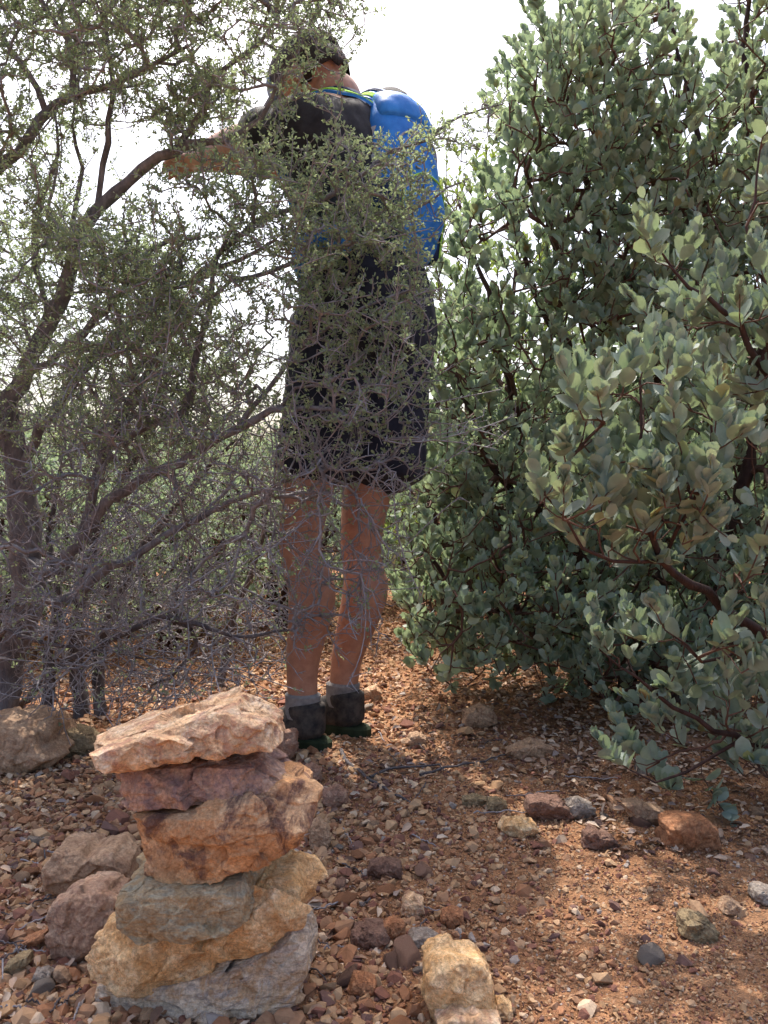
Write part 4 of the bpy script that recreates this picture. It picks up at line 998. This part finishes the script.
def ball(c, r, ax=None):
    bm = bmesh.new(); bmesh.ops.create_icosphere(bm, subdivisions=3, radius=1)
    V = np.array([v.co for v in bm.verts]); F = [tuple(v.index for v in f.verts) for f in bm.faces]; bm.free()
    r = np.array([r, r, r] if np.isscalar(r) else r)
    V = V * r
    if ax is not None: V = V @ np.array(ax)          # rows: local axes in world
    return V + np.array(c), F

def fuse(name, shapes, voxel, mat, parent, smooth=6, disp=None):
    V, F, off = [], [], 0
    for v, f in shapes:
        V.append(v); F += [tuple(i + off for i in q) for q in f]; off += len(v)
    me = bpy.data.meshes.new(name); me.from_pydata(np.concatenate(V).tolist(), [], F); me.update()
    bm = bmesh.new(); bm.from_mesh(me); bmesh.ops.recalc_face_normals(bm, faces=bm.faces); bm.to_mesh(me); bm.free()
    o = bpy.data.objects.new(name, me); COL.objects.link(o)
    r = o.modifiers.new('r', 'REMESH'); r.mode = 'VOXEL'; r.voxel_size = voxel; r.use_smooth_shade = True
    s = o.modifiers.new('s', 'SMOOTH'); s.factor = .5; s.iterations = smooth
    dg = bpy.context.evaluated_depsgraph_get()
    m2 = bpy.data.meshes.new_from_object(o.evaluated_get(dg)); bpy.data.objects.remove(o)
    m2.name = name
    v = np.zeros(len(m2.vertices) * 3, np.float32); m2.vertices.foreach_get('co', v); v = v.reshape(-1, 3).astype(float)
    if disp is not None:
        nn = np.zeros(len(m2.vertices) * 3, np.float32); m2.vertices.foreach_get('normal', nn); v = v + nn.reshape(-1, 3) * disp(v)[:, None]
    if parent is not None: v = v - np.array(parent.location)
    m2.vertices.foreach_set('co', v.astype(np.float32).ravel()); m2.update()
    m2.materials.clear()
    for p_ in m2.polygons: p_.use_smooth = True
    return link(name, m2, mat, parent)

fl = ground_at(303, 746); fr = ground_at(343, 733)
pc = (fl + fr) / 2
person = thing('person', 'person in black shirt, dark shorts and cap, bent towards the shrub with both arms raised', 'person', tuple(pc))
dl, dr = fl[1], fr[1]
ankL = np.array([fl[0], fl[1], .10]); ankR = np.array([fr[0], fr[1], .10])
kneeL = P(302, 536, dl - .0); kneeR = P(362, 540, dr + .0)
hipL = P(338, 322, dl + .06); hipR = P(390, 322, dr + .04)
dm = (dl + dr) / 2
pel = P(368, 300, dm + .03); waist = P(366, 255, dm + .03); chest = P(348, 160, dm + .05); nb = P(338, 98, dm + .06)
headc = P(313, 88, dm + .09)
shL = P(308, 130, dm - .10); shR = P(386, 118, dm + .20)
elL = P(240, 143, dm + .06); wrL = P(198, 158, dm + .23)
elR = P(318, 165, dm + .38); wrR = P(225, 165, dm + .36)

def leg(hip, knee, ank, side):
    k = knee; a = ank; m1 = hip * .5 + k * .5; calf = k * .66 + a * .34 - fwd * .028
    low = k * .25 + a * .75
    return limb([hip, m1, k + upv * .03, k - upv * .06, calf, low, a], [(.085, .09), (.070, .074), (.050, .054), (.046, .050), (.050, .058), (.037, .040), (.031, .036)])
def foot(a):
    f0 = a - upv * .05 - fwd * .03
    return limb([f0, f0 + fwd * .08 - upv * .005, f0 + fwd * .17 - upv * .015], [(.028, .026), (.034, .02), (.03, .014)], ref=rgt)
def hand(w, el, shp):
    d = unit(w - el); side = unit(np.cross(d, upv)); n = np.cross(side, d)
    pal = w + d * .055
    shp.append(limb([w - d * .02, w + d * .03, w + d * .085], [(.026, .020), (.038, .016), (.041, .014)], ref=side))
    for k, (o_, L, s) in enumerate(((-.031, .062, -.1), (-.0105, .076, -.03), (.0105, .07, .04), (.031, .054, .12))):
        b = w + d * .082 + side * o_; e1 = unit(d + side * s - n * .15); e2 = unit(d + side * s - n * .75); e3 = unit(d * .6 + side * s - n * 1.1)
        shp.append(limb([b - d * .015, b + e1 * L * .42, b + e1 * L * .42 + e2 * L * .34, b + e1 * L * .42 + e2 * L * .34 + e3 * L * .24], [.0092, .0088, .008, .007], k=10, ref=side))
    tb = w + d * .028 - side * .028; t1 = unit(-side * .8 + d * .75 - n * .3); t2 = unit(-side * .2 + d - n * .5)
    shp.append(limb([tb, tb + t1 * .035, tb + t1 * .035 + t2 * .03], [.0125, .0105, .0085], k=10, ref=side))

hf = unit(fwd * .75 - upv * .62); hs = rgt; hu = np.cross(hs, hf)   # head forward / right / up, bowed
if hu[2] < 0: hu = -hu
shp = [leg(hipL, kneeL, ankL, -1), leg(hipR, kneeR, ankR, 1), foot(ankL), foot(ankR)]
shp.append(limb([pel - upv * .10, pel, waist, chest, nb - upv * .05, nb - upv * .01], [(.13, .11), (.165, .125), (.14, .105), (.17, .115), (.13, .085), (.06, .06)], k=28))
shp.append(limb([nb - upv * .04, nb, headc - hu * .04 - hf * .02], [.062, .056, .055]))
shp.append(ball(headc + hu * .03 - hf * .005, (.078, .098, .092), [hs, hf, hu]))
shp.append(ball(headc - hu * .045 + hf * .035, (.058, .062, .07), [hs, hf, hu]))
shp.append(limb([headc + hf * .088 + hu * .025, headc + hf * .105 - hu * .005, headc + hf * .112 - hu * .02], [.009, .012, .015], k=10))
shp.append(ball(headc + hf * .094 - hu * .057, (.024, .011, .010), [hs, hf, hu]))
for s in (-1, 1):
    shp.append(ball(headc + hs * s * .080 - hf * .008, (.010, .02, .033), [hs, hf, hu]))
    shp.append(ball(headc + hs * s * .031 + hf * .084 + hu * .018, (.013, .011, .012), [hs, hf, hu]))
for s, e, w in ((shL, elL, wrL), (shR, elR, wrR)):
    shp.append(limb([chest * .35 + s * .65, s, s * .5 + e * .5, e, e * .6 + w * .4, w], [(.06, .065), (.056, .062), (.049, .052), (.042, .044), (.042, .04), (.028, .024)]))
    hand(w, e, shp)
fuse('body', shp, .0055, SKIN, person, 4)

# shirt
wr_ = lambda v: .011 * (.5 - np.abs(fbm(v * np.array([9, 9, 6]) + 3, 3, 77))) - .004 + .003 * fbm(v * 30, 2, 5)
sh = [limb([pel + upv * .0, waist, chest, nb - upv * .06, nb - upv * .015], [(.18, .138), (.158, .122), (.187, .132), (.145, .10), (.068, .068)], k=28)]
for s, e in ((shL, elL), (shR, elR)):
    d = unit(e - s)
    sh.append(limb([chest * .45 + s * .55, s, s + d * .10, s + d * .155], [(.078, .085), (.07, .078), (.066, .07), (.064, .066)]))
shirt = fuse('shirt', sh, .008, BLACK, person, 5, wr_)
for s, e in ((shL, elL), (shR, elR)):
    d = unit(e - s)
    V, F = limb([s + d * .15, s + d * .172], [(.067, .07), (.066, .068)], k=24); me = bpy.data.meshes.new('sleeve_cuff'); me.from_pydata((V - pc).tolist(), [], F)
    for p_ in me.polygons: p_.use_smooth = True
    link('sleeve_cuff', me, GREYF, person)
V, F = limb([nb - upv * .025, nb - upv * .002], [(.070, .070), (.064, .064)], k=24); me = bpy.data.meshes.new('collar'); me.from_pydata((V - pc).tolist(), [], F)
for p_ in me.polygons: p_.use_smooth = True
link('collar', me, GREYF, person)
# shorts
hemL = hipL * .22 + kneeL * .78 + upv * .03; hemR = hipR * .22 + kneeR * .78 + upv * .03
so = [limb([pel - upv * .12, pel - upv * .02, waist - upv * .02], [(.16, .14), (.188, .15), (.16, .128)], k=28),
      limb([hipL, hipL * .5 + hemL * .5, hemL], [(.106, .115), (.088, .10), (.078, .092)]), limb([hipR, hipR * .5 + hemR * .5 + fwd * -.012, hemR - fwd * .03], [(.110, .12), (.098, .118), (.090, .115)])]
fuse('shorts', so, .008, NAVY, person, 5, lambda v: .014 * (.5 - np.abs(fbm(v * np.array([9, 9, 3.5]) + 9, 3, 71))) - .004 + .003 * fbm(v * 30, 2, 6))
# socks and shoes
for a in (ankL, ankR):
    V, F = limb([a - upv * .03, a + upv * .005, a + upv * .022], [(.040, .046), (.037, .043), (.038, .044)], k=20); me = bpy.data.meshes.new('sock'); me.from_pydata((V - pc).tolist(), [], F)
    for p_ in me.polygons: p_.use_smooth = True
    link('sock', me, SOCK, person)
    f0 = a - upv * .060 - fwd * .035
    sho = fuse('shoe', [limb([f0, f0 + fwd * .03 + upv * .012, f0 + fwd * .10 + upv * .0, f0 + fwd * .17 - upv * .012, f0 + fwd * .215 - upv * .018], [(.036, .040), (.040, .050), (.044, .041), (.045, .032), (.033, .021)], ref=rgt),
                        limb([a - upv * .065 - fwd * .012, a + upv * .0 - fwd * .008], [(.040, .046), (.042, .049)])], .006, SHOE, person, 4)
    # sole: outline extruded
    n = 40; tt = np.arange(n) / n * 2 * math.pi
    lx = np.cos(tt); ly = np.sin(tt)
    wv = np.where(lx > 0, .048, .040); cen = np.array([a[0], a[1], 0]) + fwd * .060
    top_ = [cen + fwd * c_ * .138 + rgt * s_ * w_ for c_, s_, w_ in zip(lx, np.sign(ly) * np.abs(ly) ** .75, wv)]
    zb = float(gz(a[0], a[1])) - .004
    VV = []
    for z_, sc_ in ((zb, .96), (zb + .006, 1.0), (zb + .024, 1.0), (zb + .03, .95)):
        VV += [np.array([*(cen[:2] + (q[:2] - cen[:2]) * sc_), z_]) for q in top_]
    FF = [tuple(range(n))[::-1], tuple(range(3 * n, 4 * n))] + [(l * n + j, l * n + (j + 1) % n, (l + 1) * n + (j + 1) % n, (l + 1) * n + j) for l in range(3) for j in range(n)]
    me = bpy.data.meshes.new('sole'); me.from_pydata((np.array(VV) - pc).tolist(), [], FF)
    so_ = link('sole', me, SOLE, sho)
# cap with a blue-grey front panel and brim; short hair below it
cp_c = headc + hu * .045 - hf * .008
V, F = ball(cp_c, (.089, .108, .082), [hs, hf, hu])
loc = (V - cp_c) @ np.array([hs, hf, hu]).T
bm = bmesh.new(); vs = [bm.verts.new(q - pc) for q in V]
for f in F:
    if min(loc[i][2] for i in f) > -.03: bm.faces.new([vs[i] for i in f])
bmesh.ops.delete(bm, geom=[v for v in bm.verts if not v.link_faces], context='VERTS')
bmesh.ops.solidify(bm, geom=bm.faces[:], thickness=.003)
me = bpy.data.meshes.new('cap'); bm.to_mesh(me); bm.free()
for p_ in me.polygons: p_.use_smooth = True
capo = link('cap', me, CAPD, person)
V, F = ball(cp_c + hf * .003, (.0895, .1085, .0825), [hs, hf, hu])
bm = bmesh.new(); vs = [bm.verts.new(q - pc) for q in V]
for f in F:
    if min(loc[i][2] for i in f) > -.028 and min(loc[i][1] for i in f) > .035: bm.faces.new([vs[i] for i in f])
bmesh.ops.delete(bm, geom=[v for v in bm.verts if not v.link_faces], context='VERTS')
bmesh.ops.solidify(bm, geom=bm.faces[:], thickness=.002)
me = bpy.data.meshes.new('front_panel'); bm.to_mesh(me); bm.free()
for p_ in me.polygons: p_.use_smooth = True
link('front_panel', me, CAPB, capo)
V, F = limb([cp_c + hf * .085 - hu * .022, cp_c + hf * .13 - hu * .028, cp_c + hf * .165 - hu * .038], [(.078, .006), (.074, .005), (.045, .004)], ref=hs)
me = bpy.data.meshes.new('brim'); me.from_pydata((V - pc).tolist(), [], F)
for p_ in me.polygons: p_.use_smooth = True
link('brim', me, CAPB, capo)
HAIR = bark_mat('brown_hair', (0.02, 0.014, 0.011), (0.06, 0.04, 0.03), 200, .5)
V, F = ball(headc + hu * .012 - hf * .020, (.082, .090, .080), [hs, hf, hu])
lo2 = (V - headc) @ np.array([hs, hf, hu]).T
bm = bmesh.new(); vs = [bm.verts.new(q - pc) for q in V]
for f in F:
    if max(lo2[i][1] for i in f) < .005 and min(lo2[i][2] for i in f) > -.045: bm.faces.new([vs[i] for i in f])
bmesh.ops.delete(bm, geom=[v for v in bm.verts if not v.link_faces], context='VERTS')
bmesh.ops.solidify(bm, geom=bm.faces[:], thickness=.003)
me = bpy.data.meshes.new('hair'); bm.to_mesh(me); bm.free()
for p_ in me.polygons: p_.use_smooth = True
link('hair', me, HAIR, person)

# ------------------------------------------------------------------ backpack
bk = -fwd
pk_t = P(374, 112, dm + .06); pk_b = P(382, 264, dm + .03)
pkc = (pk_t + pk_b) / 2 + bk * .09
pack = thing('backpack', 'bright blue backpack with lime green trim worn on the back of the person', 'backpack', tuple(pkc))
ax_u = unit(pk_t - pk_b); Hh = np.linalg.norm(pk_t - pk_b)
def pk(u, r_, b_): return (pk_t + pk_b) / 2 + ax_u * u * Hh / 2 + rgt * r_ + bk * b_
fuse('pack_body', [limb([pk(-1.0, 0, .05), pk(-.7, 0, .065), pk(0, 0, .07), pk(.6, 0, .065), pk(.98, 0, .05)], [(.085, .045), (.115, .065), (.12, .072), (.11, .062), (.075, .035)], k=26)], .008, BLUE, pack, 4, lambda v: .005 * fbm(v * 14, 3, 8))
fuse('front_pocket', [limb([pk(-.75, 0, .10), pk(-.35, 0, .115), pk(.1, 0, .105)], [(.075, .03), (.10, .035), (.08, .028)], k=20)], .006, BLUE, pack, 4, lambda v: .003 * fbm(v * 20, 3, 18))
from mathutils.bvhtree import BVHTree
bvh = BVHTree.FromPolygons([v.co.copy() for v in shirt.data.vertices], [tuple(p_.vertices) for p_ in shirt.data.polygons])
NAVYP = cloth_mat('dark_pack_panel', (0.015, 0.025, 0.07), (0.03, 0.05, 0.12), 30)
def ribbon(name, pts, w, th, mat, ref=None):
    V, F = limb(pts, [(w, th)] * len(pts), k=12, ref=ref); me = bpy.data.meshes.new(name); me.from_pydata((V - pkc).tolist(), [], F)
    for p_ in me.polygons: p_.use_smooth = True
    return link(name, me, mat, pack)
for s, S in ((-1, shL), (1, shR)):
    base = nb * .62 + S * .38
    pts = [pk(.70, s * .06, .025), pk(.85, s * .07, .01), base + upv * .042 + bk * .04, base + upv * .044 + fwd * .03, base + fwd * .125 - upv * .03, chest * .5 + S * .5 + fwd * .135 - upv * .14, waist + rgt * s * .14 + fwd * .05 + upv * .06]
    q = spline(np.array(pts), 40); C_, N_ = [], []
    for i_, p_ in enumerate(q):
        lo_, no_, _, dist_ = bvh.find_nearest(Vector(p_ - pc))
        C_.append(np.array(lo_) + pc + np.array(no_) * .006); N_.append(np.array(no_))
    C_ = np.array(C_); N_ = np.array(N_)
    for _ in range(4): C_[1:-1] = (C_[:-2] + 2 * C_[1:-1] + C_[2:]) / 4; N_[1:-1] = (N_[:-2] + 2 * N_[1:-1] + N_[2:]) / 4
    N_ = unit(N_); T_ = unit(np.gradient(C_, axis=0)); S_ = unit(np.cross(T_, N_))
    def flat_strip(name, c_, w_, th_, mat, par, m_):
        V = np.concatenate([np.stack([c_ - S_[:m_] * w_, c_ + S_[:m_] * w_, c_ + S_[:m_] * w_ * .92 + N_[:m_] * th_, c_ - S_[:m_] * w_ * .92 + N_[:m_] * th_], 1).reshape(-1, 3)])
        k_ = np.arange(m_ - 1)[:, None] * 4; qd = np.concatenate([np.concatenate([k_ + j, k_ + (j + 1) % 4, k_ + 4 + (j + 1) % 4, k_ + 4 + j], 1) for j in range(4)] + [np.array([[3, 2, 1, 0], [4 * m_ - 4, 4 * m_ - 3, 4 * m_ - 2, 4 * m_ - 1]])])
        return link(name, mesh_from(name, V - pkc, qd, smooth=False), mat, par)
    st = flat_strip('shoulder_strap', C_, .030, .006, BLUE, pack, 40)
    flat_strip('strap_trim', C_ - S_ * .012 + N_ * .0062, .009, .002, LIME, st, 40)
    flat_strip('strap_trim', C_ + S_ * .014 + N_ * .0062, .006, .002, NAVYP, st, 40)
for s in (-1, 1):
    ribbon('hip_belt', [pk(-.85, s * .10, .03), waist + rgt * s * .175 + bk * .03 - upv * .01, waist + rgt * s * .172 + fwd * .07 - upv * .025, waist + rgt * s * .06 + fwd * .15 - upv * .03], .034, .012, BLUE, ref=ax_u)
    ribbon('belt_tab', [waist + rgt * s * .19 + fwd * .0 - upv * .012, waist + rgt * s * .187 + fwd * .05 - upv * .02], .014, .005, LIME, ref=ax_u)
    ribbon('side_panel', [pk(-.9, s * .098, .06), pk(-.3, s * .119, .07), pk(.5, s * .112, .065)], .012, .004, LIME if s > 0 else GREYF, ref=bk)
    ribbon('compression_strap', [pk(.15, s * .118, .03), pk(.08, s * .118, .085), pk(.0, s * .085, .122)], .007, .003, GREYF, ref=ax_u)

fuse('top_lid', [limb([pk(.62, 0, .085), pk(.82, 0, .075), pk(1.0, 0, .045)], [(.108, .05), (.10, .05), (.07, .03)], k=22)], .006, BLUE, pack, 3, lambda v: .004 * fbm(v * 22, 3, 28))
for s in (-1, 1):
    fuse('mesh_pocket', [limb([pk(-.9, s * .085, .055), pk(-.55, s * .103, .06), pk(-.2, s * .106, .06)], [(.028, .05), (.03, .058), (.026, .055)], k=16)], .006, NAVYP, pack, 3, lambda v: .003 * fbm(v * 25, 3, 38))
def pks(u, r_, b_=0):
    e = .068 + .070 * math.sqrt(max(0, 1 - (r_ / .122) ** 2)) * (1 - .25 * max(0, abs(u) - .3))
    pb = .111 + .036 * math.sqrt(max(0, 1 - (r_ / .10) ** 2)) if -.8 < u < .12 and abs(r_) < .1 else 0
    return pk(u, r_, max(e, pb) + b_)
def cord(name, pts, r, mat):
    q = spline(np.array(pts), 26); V, Q = tubes([(q - pkc, np.full(26, r))], 6); return link(name, mesh_from(name, V, Q), mat, pack)
cord('zip', [pks(-.25, -.10), pks(.15, -.105), pks(.45, -.07), pks(.52, 0), pks(.45, .07), pks(.15, .105), pks(-.25, .10)], .0028, GREYF)
cord('zip', [pks(-.9, -.085), pks(-.35, -.095), pks(-.05, -.05), pks(-.05, .05), pks(-.35, .095), pks(-.9, .085)], .0025, LIME)
cord('bungee_cord', [pks(.5, -.06), pks(.38, .06), pks(.26, -.06), pks(.14, .06), pks(.02, -.06)], .0022, GREYF)
ribbon('haul_loop', [pk(.9, -.03, .0), pk(1.06, 0, .0), pk(.9, .03, .0)], .009, .003, NAVYP)

# ------------------------------------------------------------------ light and sky
SUN_EL, SUN_AZ = 61.0, -11.0         # azimuth from +Y, negative = to the left
w = bpy.data.worlds.new('World'); scene.world = w; w.use_nodes = True
nt = w.node_tree; nt.nodes.clear()
ow = nt.nodes.new('ShaderNodeOutputWorld'); bg = nt.nodes.new('ShaderNodeBackground'); sky = nt.nodes.new('ShaderNodeTexSky')
sky.sky_type = 'NISHITA'; sky.sun_disc = False; sky.sun_elevation = R(SUN_EL); sky.sun_rotation = R(SUN_AZ)
sky.air_density = 1.0; sky.dust_density = 6.0; sky.ozone_density = 1.0
bg.inputs['Strength'].default_value = 0.15
nt.links.new(sky.outputs[0], bg.inputs[0]); nt.links.new(bg.outputs[0], ow.inputs[0])
sl = bpy.data.lights.new('sun', 'SUN'); sl.energy = 2.4; sl.angle = R(0.6); sl.color = (1, .94, .85)
so = bpy.data.objects.new('sun', sl); COL.objects.link(so)
sd = Vector((math.sin(R(SUN_AZ)) * math.cos(R(SUN_EL)), math.cos(R(SUN_AZ)) * math.cos(R(SUN_EL)), math.sin(R(SUN_EL))))
so.rotation_euler = sd.to_track_quat('Z', 'Y').to_euler(); so.location = sd * 20

vs_ = scene.view_settings
vs_.view_transform = 'Standard'; vs_.look = 'None'; vs_.gamma = 1; vs_.use_curve_mapping = False
vs_.exposure = 1.25
scene.cycles.use_denoising = True
scene.cycles.max_bounces = 6; scene.cycles.diffuse_bounces = 3; scene.cycles.glossy_bounces = 2; scene.cycles.transmission_bounces = 3
scene.cycles.sample_clamp_indirect = 6
